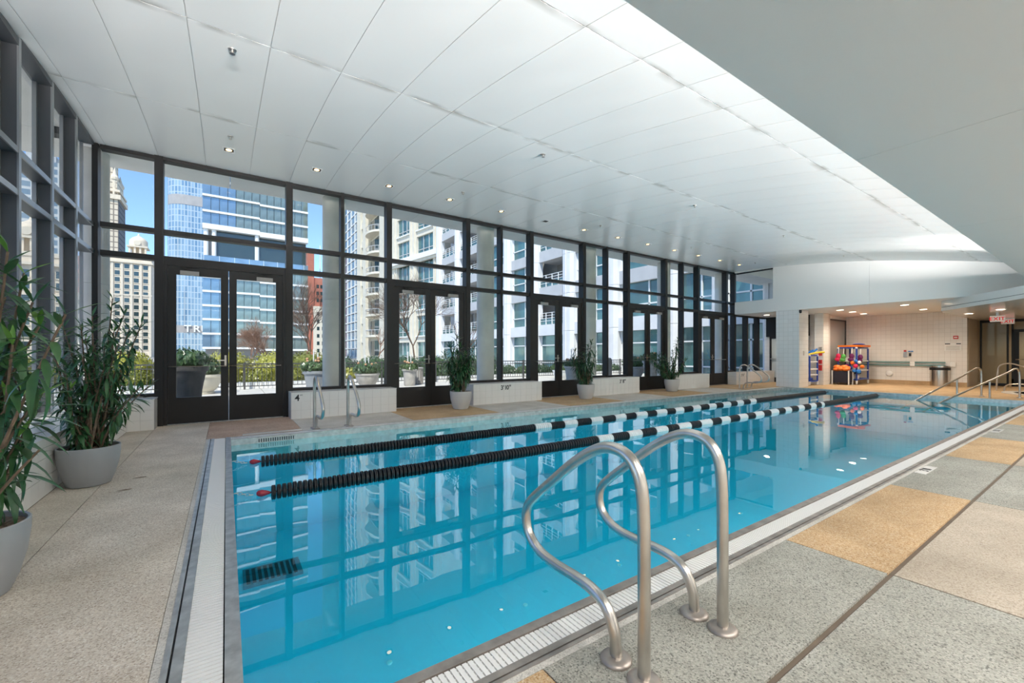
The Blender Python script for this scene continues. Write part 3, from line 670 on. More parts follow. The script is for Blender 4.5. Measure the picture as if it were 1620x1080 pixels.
# ---------------------------------------------------------------- handrails
def smooth_path(pts, n=3):
    pts = [Vector(p) for p in pts]
    for _ in range(n):
        q = [pts[0]]
        for a, b in zip(pts, pts[1:]): q += [a * .75 + b * .25, a * .25 + b * .75]
        q.append(pts[-1]); pts = q
    return pts
RAIL = [(1.01,0),(1.01,.20),(1.01,.45),(1.012,.63),(1.025,.74),(1.075,.815),(1.17,.835),(1.27,.80),(1.40,.715),(1.54,.60),(1.66,.505),(1.73,.44),(1.75,.37),(1.725,.29),(1.64,.235),(1.52,.222),(1.40,.225),(1.29,.225),(1.20,.195),(1.155,.12),(1.145,.05),(1.145,0)]
def grab(x, yf, label, r=.0235, n=16, group=None):
    t = thing('grab_rail', label, 'handrail', (x, yf(1.01), 0), group=group)
    MB().tube(smooth_path([(x, yf(y), z) for y, z in RAIL], 2), r, n).build('rail', M['steel'], t, True)
    for y in (1.01, 1.145):
        MB().lathe((x, yf(y), 0), [(.062,0),(.062,.006),(.056,.014),(.040,.020),(.032,.021)], 24).build('flange', M['steel_brown'], t, True)
grab(1.268, lambda y: y, 'curved steel pool handrail on the near deck, closer one of the pair', group='near pool handrails')
grab(1.792, lambda y: y, 'curved steel pool handrail on the near deck, farther one of the pair', group='near pool handrails')
grab(1.19, lambda y: 8.51 - y, 'curved steel pool handrail before the first tiled bench, left of the pair', n=10, group='far side pool handrails')
grab(1.70, lambda y: 8.47 - y, 'curved steel pool handrail before the first tiled bench, right of the pair', n=10, group='far side pool handrails')
grab(14.85, lambda y: 8.77 - y, 'curved steel pool handrail near the pillar, left of the pair', n=10, group='far corner pool handrails')
grab(15.45, lambda y: 8.81 - y, 'curved steel pool handrail near the pillar, right of the pair', n=10, group='far corner pool handrails')
# steps under the first far rails
t = thing('wall_steps', 'three dark recessed steps in the far pool wall', 'steps', (1.6, PY1, -.5))
for z in (-.16, -.30, -.44): MB().box(1.25, 1.75, PY1-.02, PY1+.0, z-.03, z).build('step', M['steel_dull'], t)
t = None
for i in range(4):  # unseen lamps added in the near wall to brighten the water
    x = 2.2 + 4.1 * i
    o = MB().lathe((0, 0, 0), [(.15,0),(.15,.03),(.12,.045),(0,.05)], 20).build('pool_fill_fitting', mat('pool_fill_lens', (.8,.9,.95), .3, emit=(.9,.97,1), es=1.5)); o.matrix_basis = Matrix.Translation((x, PY0 + .004, -.55)) @ Matrix.Rotation(-math.pi/2, 4, 'X')
    tag(o, f'round unseen underwater lamp added in the near pool wall, {ORD[i]} from the left', 'pool light', 'added underwater lamps')
    area('pool_fill', (x, PY0 + .08, -.55), (math.radians(75), 0, 0), .26, .26, 15, (1, .99, .96))
# pool stair rails at the far right corner
def stair_rail(a, b, lab, zt=.80):
    a = Vector((*a, 0)); b = Vector((*b, 0)); d = (b - a).normalized()
    t = thing('stair_rail', lab, 'handrail', (b.x, b.y, 0), group='pool stair rails')
    top = b - d * .32
    pts = [a + Vector((0,0,-.08)) - d*.5 + Vector((0,0,-.22)), a + Vector((0,0,-.08)), top + Vector((0,0,zt-.08)), b - d*.20 + Vector((0,0,zt)), b - d*.06 + Vector((0,0,zt)), b + Vector((0,0,zt-.08)), b + Vector((0,0,.4)), b]
    MB().tube(smooth_path(pts, 2), .024, 10).build('rail', M['steel'], t, True)
    md = a + (b - a) * .62; mz = -.08 + (zt) * .62 / .87
    MB().tube([(md.x, md.y, -1.2), (md.x, md.y, mz)], .022, 10).build('post', M['steel'], t, True)
    MB().lathe(b, [(.06,0),(.055,.015),(.03,.02)], 16).build('flange', M['steel'], t)
stair_rail((15.92, 3.43), (17.83, 2.47), 'sloping steel rail of the pool stairs, farther one')
stair_rail((15.48, 2.90), (17.95, 1.78), 'sloping steel rail of the pool stairs, nearer one')
# spa
t = thing('spa_tub', 'round hot tub sunk in the deck at the far right', 'hot tub', (20.3, 1.1, 0))
MB().lathe((20.3, 1.1, 0), [(1.28,0),(1.28,.02),(1.05,.02),(1.03,.004)], 40).build('coping', M['greyfar'], t)
MB().lathe((20.3, 1.1, .006), [(0,0),(1.04,0)], 40).build('spa_water', mat('spa_water', (.12,.30,.38), .04), t)
t = thing('spa_rail', 'steel rail with a low loop beside the round hot tub', 'handrail', (21.2, 2.6, 0))
MB().tube(smooth_path([(21.2,2.6,0),(21.2,2.58,.5),(21.2,2.55,.84),(21.1,2.3,.92),(21.0,2.0,.80),(20.9,1.6,.62),(20.9,1.3,.3),(20.9,1.25,0)], 2), .022, 8).build('rail', M['steel'], t, True)
MB().tube(smooth_path([(20.9,2.4,0),(20.9,2.38,.18),(20.8,2.2,.26),(20.6,1.7,.24),(20.5,1.4,.18),(20.5,1.38,0)], 2), .02, 8).build('low_loop', M['steel'], t, True)
# ---------------------------------------------------------------- lane ropes
def xlathe(prof, n=14):
    b = MB().lathe((0, 0, 0), prof, n); b.v = [(z, x, y) for x, y, z in b.v]; return b
fp = [(.018,-.017),(.058,-.017),(.066,-.011),(.066,-.003),(.060,0),(.066,.003),(.066,.011),(.058,.017),(.018,.017)]
fb = xlathe(fp).mesh('float', M['float_black'], True); fw = xlathe(fp).mesh('float', M['float_white'], True)
def lane(y, z, xb, xe, lab):
    t = thing('lane_rope', lab, 'lane rope', (PX0, y, z), group='lane ropes')
    n = int((PX1 - .3 - .36) / .044)
    MB().tube([(.30, y, z), (PX1 - .05, y, z)], .008, 6).build('cable', M['black'], t)
    rest = MB()
    for i in range(n):
        x = .36 + i * .044; white = xb < x < xe and int((x - xb) / .325) % 2 == 0
        zz = z + R.uniform(-.003, .003)
        if i < 300 or white:
            if i < 300: place('float', fw if white else fb, t, Matrix.Translation((x, y, zz)))
            else:
                pass
        if i >= 300: rest.add([(v[0] + x, v[1] + y, v[2] + zz) for v in xlathe(fp, 10).v], xlathe(fp, 10).f)
    tag(rest.build('float_run', M['float_black'], t, True), kind='stuff')
    MB().tube([(.225, y, z+.008), (.24, y, z+.008), (.265, y, z+.006), (.295, y, z+.004), (.33, y, z)], [.012, .026, .032, .024, .012], 12).build('tension_cone', M['float_red'], t, True)
    lk = [(PX0 + .005, y, z + .045)]
    ch = MB()
    for j in range(5):
        cx = PX0 + .02 + j * .028; cz = z + .04 - j * .009
        if j % 2: ch.tube([(cx + .018*math.cos(a), y, cz + .010*math.sin(a)) for a in [i*math.pi/4 for i in range(9)]], .003, 5)
        else: ch.tube([(cx + .018*math.cos(a), y + .010*math.sin(a), cz) for a in [i*math.pi/4 for i in range(9)]], .003, 5)
    ch.build('chain', M['steel'], t)
lane(5.80, WZ + .012, 4.40, 12.1, 'black and white lane rope nearer the windows')
lane(4.45, WZ + .012, 4.52, 12.5, 'black and white lane rope nearer the near deck')
# ---------------------------------------------------------------- potted plants
def leaf_mesh(droop, mt, fold=.25):
    vs = []; fs = []; st = [(0, .012), (.15, .050), (.4, .085), (.65, .072), (.85, .038), (1, .002)]
    for t_, w_ in st:
        z = -droop * t_ * t_; y = t_ * (1 - .25 * droop * t_)
        vs += [(-w_, y, z + fold * w_), (0, y, z), (w_, y, z + fold * w_)]
    for i in range(len(st) - 1):
        a = 3 * i; fs += [(a, a+1, a+4, a+3), (a+1, a+2, a+5, a+4)]
    return MB().add(vs, fs)
LB = [leaf_mesh(d, None) for d in (.1, .35, .7)]
LM = [b.mesh('leaf', M['leaf'], True) for b in LB]; LY = [b.mesh('leaf', M['leaf_young'], True) for b in LB[:2]]
def frame_of(d, up=Vector((0, 0, 1))):
    d = d.normalized(); s = d.cross(up)
    if s.length < 1e-3: s = Vector((1, 0, 0))
    s.normalize(); n = s.cross(d); return Matrix((s, d, n)).transposed()
POTP = [(.155,0),(.172,.008),(.205,.09),(.236,.22),(.250,.34),(.252,.405),(.246,.410),(.236,.405),(.232,.34)]
def plant(loc, tips, lab, nleaf, ll, sep, potmat='pot', ps=1.0, bend=.25, xmin=None, trunkn=5, run=1.25):
    rg = random.Random(int(abs(loc[0] * 91 + loc[1] * 37)) + 3)
    t = thing('potted_plant', lab, 'potted plant', loc, group='potted dracaenas')
    lx, ly, lz = loc
    pt = MB().lathe(loc, [(r*ps, z*ps) for r, z in POTP], 40).build('pot', M[potmat], t, True)
    sm = MB(); n = 26; rs = [0, .06, .12, .18, .232]
    vs = [(lx, ly, lz + .385*ps)]; fs = []
    for r in rs[1:]:
        for k in range(n):
            a = 2*math.pi*k/n; vs.append((lx + r*ps*math.cos(a), ly + r*ps*math.sin(a), lz + ps*(.375 + rg.uniform(-.014, .016))))
    for k in range(n): fs.append((0, 1+k, 1+(k+1) % n))
    for i in range(3):
        for k in range(n): fs.append((1+i*n+k, 1+(i+1)*n+k, 1+(i+1)*n+(k+1) % n, 1+i*n+(k+1) % n))
    sm.add(vs, fs).build('soil', M['soil'], pt)
    rest = MB(); cnt = 0
    bases = [Vector((lx + .09*ps*math.cos(a), ly + .09*ps*math.sin(a), lz + .37*ps)) for a in [2*math.pi*i/trunkn for i in range(trunkn)]]
    for ti, (tp, nl) in enumerate(tips):
        tp = Vector(tp)
        if xmin is not None: tp.x = max(tp.x, xmin)
        b = min(bases, key=lambda q: (q - tp).length + rg.uniform(0, .12)); h = (tp - b).length
        c1 = b + (tp - b) * .35 + Vector((0, 0, bend * h * .5)) + Vector((rg.uniform(-.05,.05), rg.uniform(-.05,.05), 0))
        path = []
        for i in range(11):
            u = i / 10; path.append(b * (1-u)**2 + c1 * (2*u*(1-u)) + tp * u*u)
        MB().tube(path, [.0085*ps*(1 - .6*i/10) + .002 for i in range(11)], 6).build('cane', M['bark'], t, True)
        td = (path[-1] - path[-3]).normalized()
        td = (td + Vector((0, 0, .15))).normalized()
        fr0 = frame_of(td); sd, nr = fr0.col[0], fr0.col[2]
        N_ = nl or nleaf; ang = rg.uniform(0, 6)
        for j in range(N_):
            f_ = j / max(1, N_ - 1)
            bi = max(0., 1 - (.02 + ll * run * f_) / max(h, .05)) * 10
            pos = path[int(bi)].lerp(path[min(10, int(bi) + 1)], bi - int(bi)) if f_ > .05 else tp
            ang += 2.4 + rg.uniform(-.3, .3); el = math.radians(54 - 98 * f_ + rg.uniform(-16, 16))
            rad = sd * math.cos(ang) + nr * math.sin(ang)
            dr = td * math.sin(el) + rad * math.cos(el) + Vector((0, 0, -.15 * f_))
            Ls = ll * rg.uniform(.75, 1.15) * (.65 + .35 * min(1, f_ * 4))
            Mx = Matrix.Translation(pos) @ frame_of(dr).to_4x4() @ Matrix.Diagonal((Ls, Ls, Ls, 1))
            if xmin is not None and (pos + dr.normalized() * Ls).x < xmin - .12: continue
            di = 0 if f_ < .3 else (1 if f_ < .7 else 2)
            if cnt < sep:
                place('leaf', LY[min(di, 1)] if f_ < .12 and rg.random() < .6 else LM[di], t, Mx); cnt += 1
            else: rest.add([Mx @ Vector(v) for v in LB[di].v], LB[di].f)
    if rest.v: tag(rest.build('foliage', M['leaf'], t, True), kind='stuff')
    return t
def px_tips(lst, t0, spread, seed):
    rg = random.Random(seed); return [(dep(u, v, t0 + rg.uniform(-spread, spread)), None) for u, v in lst]
plant((-1.06, 3.20, 0), px_tips([(12,398),(38,432),(52,478),(8,470),(63,515),(20,545),(104,497),(34,585),(62,625),(14,640),(52,655),(30,690),(74,606),(-20,430),(-35,520),(-30,600),(-25,680),(-60,480),(-50,560)], 2.15, .18, 3)
      + [(dep(62, 712, 2.0), 9)], 'tall leafy plant in a grey planter cut off by the left edge', 22, .20, 300, ps=.88, xmin=-1.52, run=1.8)
plant((-1.05, 5.42, 0), px_tips([(70,545),(120,575),(140,610),(170,645),(195,610),(160,590),(112,615),(135,535),(165,530),(180,525),(210,555),(98,640),(145,575),(125,645),(97,508),(110,545),(86,560),(128,515),(146,500),(178,472),(196,498),(205,520),(224,512),(187,545),(150,545),(128,560),(105,590),(92,610),(140,590),(166,575),(180,600),(205,580),(222,612),(236,610),(200,632),(160,625),(130,630),(108,640),(150,655),(185,655),(118,662)], 3.95, .24, 5),
      'full leafy plant in a grey planter before the left window corner', 30, .16, 300, ps=.87, xmin=-1.5, run=2.4)
def blob_tips(cu, cv, ru, rv, n, t0, spread, seed, extra=()):
    rg = random.Random(seed); o = []
    while len(o) < n:
        a, b = rg.uniform(-1, 1), rg.uniform(-1, 1)
        if a*a + b*b < 1: o.append((dep(cu + a*ru, cv + b*rv, t0 + rg.uniform(-spread, spread)), None))
    return o + [(dep(u, v, t0), None) for u, v in extra]
plant((4.28, 8.34, 0), blob_tips(727, 575, 22, 34, 20, 9.25, .2, 1, [(722, 532), (728, 545), (750, 548), (702, 560), (712, 545)]), 'slender leafy plant in a pale planter beside the second pair of doors', 34, .19, 0, 'pot_pale', .95, trunkn=4, run=1.6)
plant((8.02, 8.30, 0), blob_tips(922, 575, 17, 24, 16, 11.3, .2, 2, [(936, 540), (930, 548), (908, 552), (942, 560), (905, 565)]), 'small leafy plant in a pale planter beside the third pair of doors', 34, .19, 0, 'pot_pale', .95, trunkn=4, run=1.6)
plant((11.95, 8.42, 0), blob_tips(1052, 575, 20, 16, 15, 13.7, .2, 4, [(1072, 537), (1070, 548), (1064, 556), (1024, 563), (1034, 568), (1086, 568), (1082, 577), (1044, 558)]), 'wide spreading plant in a pale planter beside the fourth pair of doors', 34, .19, 0, 'pot_pale', .95, trunkn=4, run=1.6)
for (u, v, lb) in ((183, 777, 'long dry leaf lying on the deck by the grey planter'), (209, 757, 'short curled dry leaf lying farther out on the deck')):
    p = at(u, v, 2, .006); tag(place('dry_leaf', MB().add([(a*.16, b*.16, c*.16) for a, b, c in LB[0].v], LB[0].f).mesh('dry_leaf', M['soil']), None, Matrix.Translation(p) @ Matrix.Rotation(-1.2, 4, 'Z')), lb, 'leaf', 'fallen leaves')
# ---------------------------------------------------------------- alcove things
t = thing('waste_bin', 'half round steel waste bin with a black liner against the tiled wall', 'bin', (22.05, 4.15, 0))
pr = [(22.33, 4.43)] + [(22.33 - .30*math.sin(a), 4.15 + .28*math.cos(a)) for a in [i*math.pi/12 for i in range(13)]] + [(22.33, 3.87)]
MB().prism(pr, 0, .62).build('body', M['bin'], t, True); MB().prism([(x-.006*(x < 22.3), 4.15+(y-4.15)*1.03) for x, y in pr], .60, .70).build('liner', M['black'], t)
MB().prism(pr, .70, .76).build('lid', M['bin'], t)
t = thing('wall_rail', 'double teal bumper rail along the cream tiled wall', 'rail', (22.3, 5.4, .8))
for z in (.74, .86):
    for a, b in ((4.0, 4.85), (5.0, 6.95)): MB().box(22.29, 22.33, a, b, z, z+.05).build('bar', M['teal'], t)
for y in (3.8, 4.92, 6.98): MB().box(22.3, 22.35, y-.07, y+.07, .74, .90).build('bracket', M['pvc'], t)
def wall_box(name, lb, cat, y0, y1, z0, z1, mt, x=22.33, parts=()):
    t = thing(name, lb, cat, (x, (y0+y1)/2, z0)); MB().box(x, 22.35, y0, y1, z0, z1).build('panel', mt, t)
    for a, b, c, d, m_ in parts: MB().box(x-.006, x, a, b, c, d).build('mark', m_, t)
wall_box('fire_alarm', 'small dark red fire alarm plate on the tiled wall', 'alarm', 3.67, 3.80, 1.76, 1.88, M['red'], parts=((3.69, 3.78, 1.80, 1.84, M['pvc']),))
wall_box('notice_board', 'white pool rules notice with a dark heading on the tiled wall', 'sign', 3.59, 4.03, 1.32, 1.61, M['pvc'], parts=((3.60, 3.72, 1.565, 1.60, M['ink']), (3.88, 4.02, 1.565, 1.60, M['ink'])) + tuple((3.63, 3.99, z, z+.012, M['panel_grey']) for z in (1.36, 1.42, 1.48)))
wall_box('shutoff_panel', 'cluster of red and blue emergency shutoff plates on the tiled wall', 'switch panel', 5.08, 5.20, 1.08, 1.28, M['steel'], parts=((5.10, 5.18, 1.30, 1.36, M['red']), (4.9, 4.97, 1.29, 1.33, M['blue2']), (4.98, 5.05, 1.29, 1.33, M['blue2']), (4.96, 5.03, 1.12, 1.24, M['ink'])))
t = tag(MB().lathe((0,0,0), [(.11,0),(.11,.02),(.09,.04),(0,.05)], 18).build('wall_dome', M['pvc']), 'round white cover low on the tiled wall', 'wall cover'); t.matrix_basis = Matrix.Translation((22.335, 5.62, .42)) @ Matrix.Rotation(-math.pi/2, 4, 'Y')
wall_box('outlet_box', 'small black outlet box low on the tiled wall beside the toy rack', 'outlet', 6.55, 6.78, .36, .50, M['black'])
for i, (z0, z1, mt, nm, lb) in enumerate(((1.22, 1.36, 'steel', 'intercom', 'small grey intercom on the pilaster by the toy racks'), (1.02, 1.14, 'red', 'alarm_sign', 'small red sign on the pilaster, upper one'), (.70, .86, 'red', 'rescue_sign', 'small red sign on the pilaster, middle one'), (.44, .66, 'red', 'extinguisher_cabinet', 'red rescue box on the pilaster'))):
    tag(MB().box(19.16, 19.20, 6.84, 6.95, z0+.12, z1+.12).build(nm, M[mt]), lb, 'sign')
tag(MB().box(17.0, 17.06, 6.70, 6.77, 2.70, 2.78).sphere((17.02, 6.73, 2.70), .04).build('security_camera', M['ink']), 'small black security camera under the beam by the pillar', 'camera')
def rack(name, lb, x0, x1, y0, y1, h, shelves, loc, posts_mid=False):
    t = thing(name, lb, 'rack', loc, group='blue pipe racks')
    for x in (x0, x1):
        for y in (y0, y1):
            MB().tube([(x, y, .12), (x, y, h)], .032, 8).build('post', M['blue'], t, True)
            cs = MB().tube([(x, y, .06), (x, y, .16)], .036, 8).sphere((x, y, .05), .05, .03, .05, 8, 6); cs.build('caster', M['pvc'], t, True)
            MB().tube([(x, y, h-.03), (x, y, h+.03)], .04, 8).build('fitting', M['pvc'], t)
    for z in shelves:
        for a, b in (((x0,y0),(x1,y0)), ((x0,y1),(x1,y1)), ((x0,y0),(x0,y1)), ((x1,y0),(x1,y1))):
            MB().tube([(*a, z), (*b, z)], .026, 8).build('shelf_bar', M['blue'] if z in (shelves[0], shelves[-1]) else M['pvc'], t, True)
        MB().box(x0, x1, y0, y1, z-.006, z+.006).build('shelf', M['blue'] if z == shelves[0] else M['pvc'], t)
    return t
rack('toy_rack', 'blue pipe rack of pool noodles partly behind the pillar', 18.35, 19.05, 6.95, 7.45, 1.15, [.16, .40, .62, .90, 1.15], (18.7, 7.2, 0))
def noodle(pts, mt, lb):
    tag(MB().tube(smooth_path(pts, 2), .033, 8).build('pool_noodle', M[mt], None, True), lb, 'pool noodle', 'pool noodles')
noodle([(18.45,7.42,.78),(18.4,7.3,.98),(18.5,7.1,1.16),(18.8,6.9,1.26),(19.05,6.72,1.28)], 'yellow', 'long bent yellow pool noodle lying over the rack')
noodle([(18.5,7.3,.82),(18.6,7.2,1.05),(18.75,7.05,1.22),(18.9,6.9,1.40)], 'blue2', 'blue pool noodle sticking up from the rack, nearer one')
noodle([(18.7,7.4,.95),(18.8,7.25,1.2),(18.95,7.05,1.36)], 'blue2', 'blue pool noodle sticking up from the rack, farther one')
noodle([(18.42,7.15,.66),(18.4,7.0,.62),(18.4,6.93,.60)], 'yellow', 'short yellow pool noodle poking out of the rack shelf')
tag(MB().sphere((18.75,7.2,.24), .28, .2, .07).build('kickboard_pile', M['blue'], None, True), 'dark blue float bag on the bottom of the noodle rack', 'float bag')
rack('toy_rack', 'blue pipe rack loaded with swim floats and balls', 20.5, 21.75, 6.15, 6.75, 1.45, [.20, .55, .92, 1.45], (21.1, 6.45, 0))
fo = [(20.42, 6.72, 1.12, 'pinkred', 'crimson swim float hanging from the rack, leftmost'), (20.42, 6.55, 1.10, 'green_p', 'green and white swim float hanging from the rack'), (20.42, 6.28, 1.12, 'purple', 'dark purple swim float hanging from the rack, left one'), (20.6, 6.06, 1.08, 'purple', 'dark purple swim float hanging from the rack, right one')]
for x, y, z, mt, lb in fo:
    t = thing('swim_float', lb, 'swim float', (x, y, z-.1), group='hanging swim floats')
    MB().sphere((x, y, z), .05, .085, .11, 10, 8).sphere((x, y+.03, z-.13), .05, .10, .08, 10, 8).build('pad', M[mt], t, True)
    MB().tube([(x, y, z+.08), (x+.03, y, z+.33)], .016, 6).build('strap', M['pvc'], t)
tag(MB().prism([(20.45,6.1),(20.7,6.0),(21.7,6.05),(21.85,6.3),(21.75,6.7),(20.6,6.8)], 1.49, 1.56).build('rescue_board', M['orange_p']), 'flat orange rescue board on top of the float rack', 'board')
tag(MB().sphere((21.4, 6.35, 1.60), .35, .2, .035, 14, 6).build('kick_board', M['blue'], None, True), 'blue kickboard lying on the orange board', 'kickboard')
bl = [((20.36,6.24,.86),.085,'orange_p','orange water ball at the top of the pile'),((20.34,6.12,.93),.07,'blue2','bright blue water ball at the top of the pile'),((20.36,6.02,.88),.075,'float_white','white and orange water ball on the pile'),((20.30,6.12,.74),.095,'pinkred','red water ball in the middle of the pile'),((20.32,5.92,.72),.085,'orange_p','salmon water ball at the right of the pile'),((20.32,6.30,.66),.09,'blue','dark blue water ball at the left of the pile'),((20.28,6.16,.55),.08,'blue2','blue water ball low in the pile'),((20.28,6.02,.53),.10,'blue2','large blue water ball at the lower right of the pile'),((20.36,6.42,.74),.09,'purple','dull purple water ball behind the orange vest')]
for c, r, mt, lb in bl: tag(MB().sphere(c, r*.86, r*.82, r*.86, 12, 8).build('water_ball', M[mt], None, True), lb, 'ball', 'pile of water balls')
t = thing('mesh_bin', 'black mesh bin standing before the float rack', 'bin', (20.15, 6.55, 0))
MB().box(19.97, 20.37, 6.24, 6.78, .08, .52).build('basket', mat('mesh_black', (.015,.015,.03), .7), t)
for x, y in ((19.97,6.24),(19.97,6.78),(20.37,6.24),(20.37,6.78)): MB().tube([(x,y,.0),(x,y,.56)], .022, 6).build('post', M['pvc'], t)
vb = MB()
for i in range(9): vb.sphere((20.17+R.uniform(-.1,.1), 6.53+R.uniform(-.16,.16), .58+R.uniform(0,.12)), .14, .13, .085, 10, 6)
tag(vb.build('life_vest_pile', M['orange_p'], None, True), 'heap of orange life vests in the black mesh bin', 'life vest')
for z, lb in ((.25, 'white storage tray on the lowest rack shelf'), (.60, 'white storage tray on the middle rack shelf'), (.97, 'white storage tray on the upper rack shelf')):
    tag(MB().box(20.55, 20.95, 6.2, 6.7, z-.04, z-.03).box(20.55, 20.57, 6.2, 6.7, z-.03, z+.10).box(20.93, 20.95, 6.2, 6.7, z-.03, z+.10).box(20.57, 20.93, 6.2, 6.22, z-.03, z+.10).box(20.57, 20.93, 6.68, 6.7, z-.03, z+.10).build('storage_tray', M['pvc']), lb, 'tray', 'white rack trays')
# ================================================================ outside
gr = thing('ground', 'pale concrete terrace outside the window wall', 'ground', (0, 15, -.02), kind='structure')
for i in range(14):
    for j in range(4):
        MB().box(-20 + 3*i + .008, -17 + 3*i - .008, 9.35 + 2.1*j + .008, 11.45 + 2.1*j - .008, -.08, -.02).build('paving_slab', M['concrete'], gr)
MB().box(-600, 600, 9.35, 700, -.5, -.1).build('street', M['street'], gr); MB().box(-600, -2.35, -300, 9.35, -.5, -.1).build('street', M['street'], gr)
MB().box(-45, -2.3, -2, 9.3, -.09, -.03).build('side_terrace', M['concrete'], gr)
for k in range(6):
    x, y = -1.9 + 3.87 * k, 9.92
    t = thing('column', 'round concrete column outside the window wall, ' + ('at the left corner' if k == 0 else f'{ORD[k-1]} after the left corner'), 'column', (x, y, -.02), group='round terrace columns'); t['kind'] = 'structure'
    for z0, z1 in ((-.02, 2.38), (2.385, 4.62)): MB().lathe((x, y, 0), [(.235, z0), (.235, z1)], 28).build('drum', M['column'], t, True)
# ---- fence
FYY = 17.2
fe = thing('iron_fence', 'dark iron picket fence along the terrace planting', 'fence', (4, FYY, 0))
MB().box(-16, 21.9, FYY-.02, FYY+.02, .84, .88).build('top_rail', M['fence'], fe); MB().box(-16, 21.9, FYY-.015, FYY+.015, .72, .75).build('mid_rail', M['fence'], fe); MB().box(-16, 21.9, FYY-.015, FYY+.015, .08, .11).build('bottom_rail', M['fence'], fe)
pk = MB().box(-.008, .008, -.008, .008, .09, .85).mesh('picket', M['fence']); po = MB().box(-.028, .028, -.028, .028, -.02, .92).mesh('post', M['fence'])
for i in range(270): place('picket', pk, fe, Matrix.Translation((-15.9 + i * .14, FYY, 0)))
for i in range(17): place('post', po, fe, Matrix.Translation((-16 + i * 2.36, FYY, 0)))
kbx = thing('planter_kerb', 'low pale kerb of the planting bed behind the fence', 'kerb', (2, 17.6, 0))
for i in range(36): MB().box(-16 + i*1.05, -16 + i*1.05 + 1.04, 17.5, 17.72, -.02, .20).build('kerb_stone', M['slab_white'], kbx)
# ---- shrubs
def bush_mesh(seed, n, rx, ry, h, mt, ls=.07):
    rg = random.Random(seed); b = MB(); b.sphere((0, 0, h*.45), rx*.82, ry*.82, h*.46, 14, 9)
    for i in range(n):
        a = rg.uniform(0, 2*math.pi); cz = rg.uniform(-.5, 1); sr = math.sqrt(max(0, 1 - cz*cz)); k = rg.uniform(.84, 1.04) * (1 + .07*math.sin(3*a + seed) + .05*math.sin(7*a*cz))
        p = Vector((rx*k*sr*math.cos(a), ry*k*sr*math.sin(a), h*.5 + h*.5*k*cz))
        nr = Vector((sr*math.cos(a), sr*math.sin(a), cz)) + Vector((rg.uniform(-.8,.8), rg.uniform(-.8,.8), rg.uniform(-.8,.8)))
        f_ = frame_of(nr); s_, n_ = f_.col[0]*ls*rg.uniform(.5,1), f_.col[2]*ls*rg.uniform(.5,1)
        if p.z > .02: b.add([p - s_*.5, p + n_, p + s_*.5, p - n_*.6], [(0, 1, 2, 3)])
    return b.mesh('foliage', mt)
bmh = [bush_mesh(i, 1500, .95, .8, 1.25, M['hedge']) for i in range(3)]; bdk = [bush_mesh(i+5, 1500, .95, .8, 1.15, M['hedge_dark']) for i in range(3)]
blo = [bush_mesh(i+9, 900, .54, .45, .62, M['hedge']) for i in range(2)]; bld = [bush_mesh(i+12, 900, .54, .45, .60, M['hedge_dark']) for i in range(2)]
def bush(meshes, x, y, k, lab, group, s=1.0):
    t = thing('shrub', lab, 'shrub', (x, y, -.02), R.uniform(0, 6), group)
    place('foliage', meshes[k % len(meshes)], t, Matrix.Diagonal((s, s, s*R.uniform(.93, 1.08), 1)), local=True)
def bay_of(x, y):
    xw = x * 9.15 / y
    for i in range(len(ends) - 1):
        if xw < ends[i+1]:
            if i == 0: return 'seen through the left corner window'
            if i in (1, 3, 5, 7, 9): return f'seen through the {ORD[i//2]} doors'
            return f'seen above the {ORD[i//2-1]} bench'
    return 'behind the far pillar'
seen = {}
def nth(key): seen[key] = seen.get(key, 0) + 1; return ORD[min(14, seen[key]-1)]
for k in range(18):
    x = -13 + 1.45 * k + R.uniform(-.15, .15); y = 20.0 + R.uniform(-.3, .3); lit = x < 3.0; w_ = bay_of(x, y)  # right of the sunlit part the hedge takes the shaded leaf colour
    bush(bmh if lit else bdk, x, y, k, ('tall yellow green' if lit else 'tall shaded dark green') + f' hedge shrub {w_}, {nth((w_, lit))} from its left', 'tall hedge shrubs behind the fence', 1.03 if lit else 1.0)
for k in range(30):
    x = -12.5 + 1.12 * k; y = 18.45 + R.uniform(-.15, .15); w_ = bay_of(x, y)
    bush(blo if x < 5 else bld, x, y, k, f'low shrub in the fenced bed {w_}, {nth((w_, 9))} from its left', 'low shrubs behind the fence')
# ---- bare trees
def tree(pos, h, seed, lab, spread=.5, mt='twig', levels=5, r0=.06):
    rg = random.Random(seed); t = thing('bare_tree', lab, 'tree', pos, group='bare trees behind the hedge'); tr = MB(); br = MB()
    def grow(p, d, ln, r, lv):
        pts = [p]; q = p; dd = d
        for i in range(3):
            dd = (dd + Vector((rg.uniform(-.13,.13), rg.uniform(-.13,.13), .04))).normalized(); q = q + dd * (ln/3); pts.append(q)
        (tr if lv == levels else br).tube(pts, [r, r*.9, r*.8, r*.7], 5 if lv > 2 else 3, cap=False)
        if lv > 0:
            for i in range(4 if lv > 2 else 3):
                a = rg.uniform(0, 2*math.pi); f_ = frame_of(dd); o = f_.col[0]*math.cos(a) + f_.col[2]*math.sin(a)
                grow(pts[rg.choice((2, 3, 3))], (dd + o * rg.uniform(.35, .35 + spread)).normalized(), ln * rg.uniform(.62, .82), r*.62, lv-1)
    grow(Vector(pos), Vector((rg.uniform(-.06,.06), rg.uniform(-.06,.06), 1)), h*.30, r0, levels)
    tr.build('trunk', M[mt], t); br.build('branches', M[mt], t)
M['twig2'] = mat('brown_twig', (.30, .17, .11), .9)
def tpos(u, t0): p = dep(u, 560, t0); return (p.x, p.y, -.05)
tree(tpos(487, 23.5), 5.7, 11, 'bare branching tree left of the first round column', .45, levels=6)
tree(tpos(655, 24.5), 5.8, 12, 'bare branching tree seen through the second pair of doors', .45, levels=6)
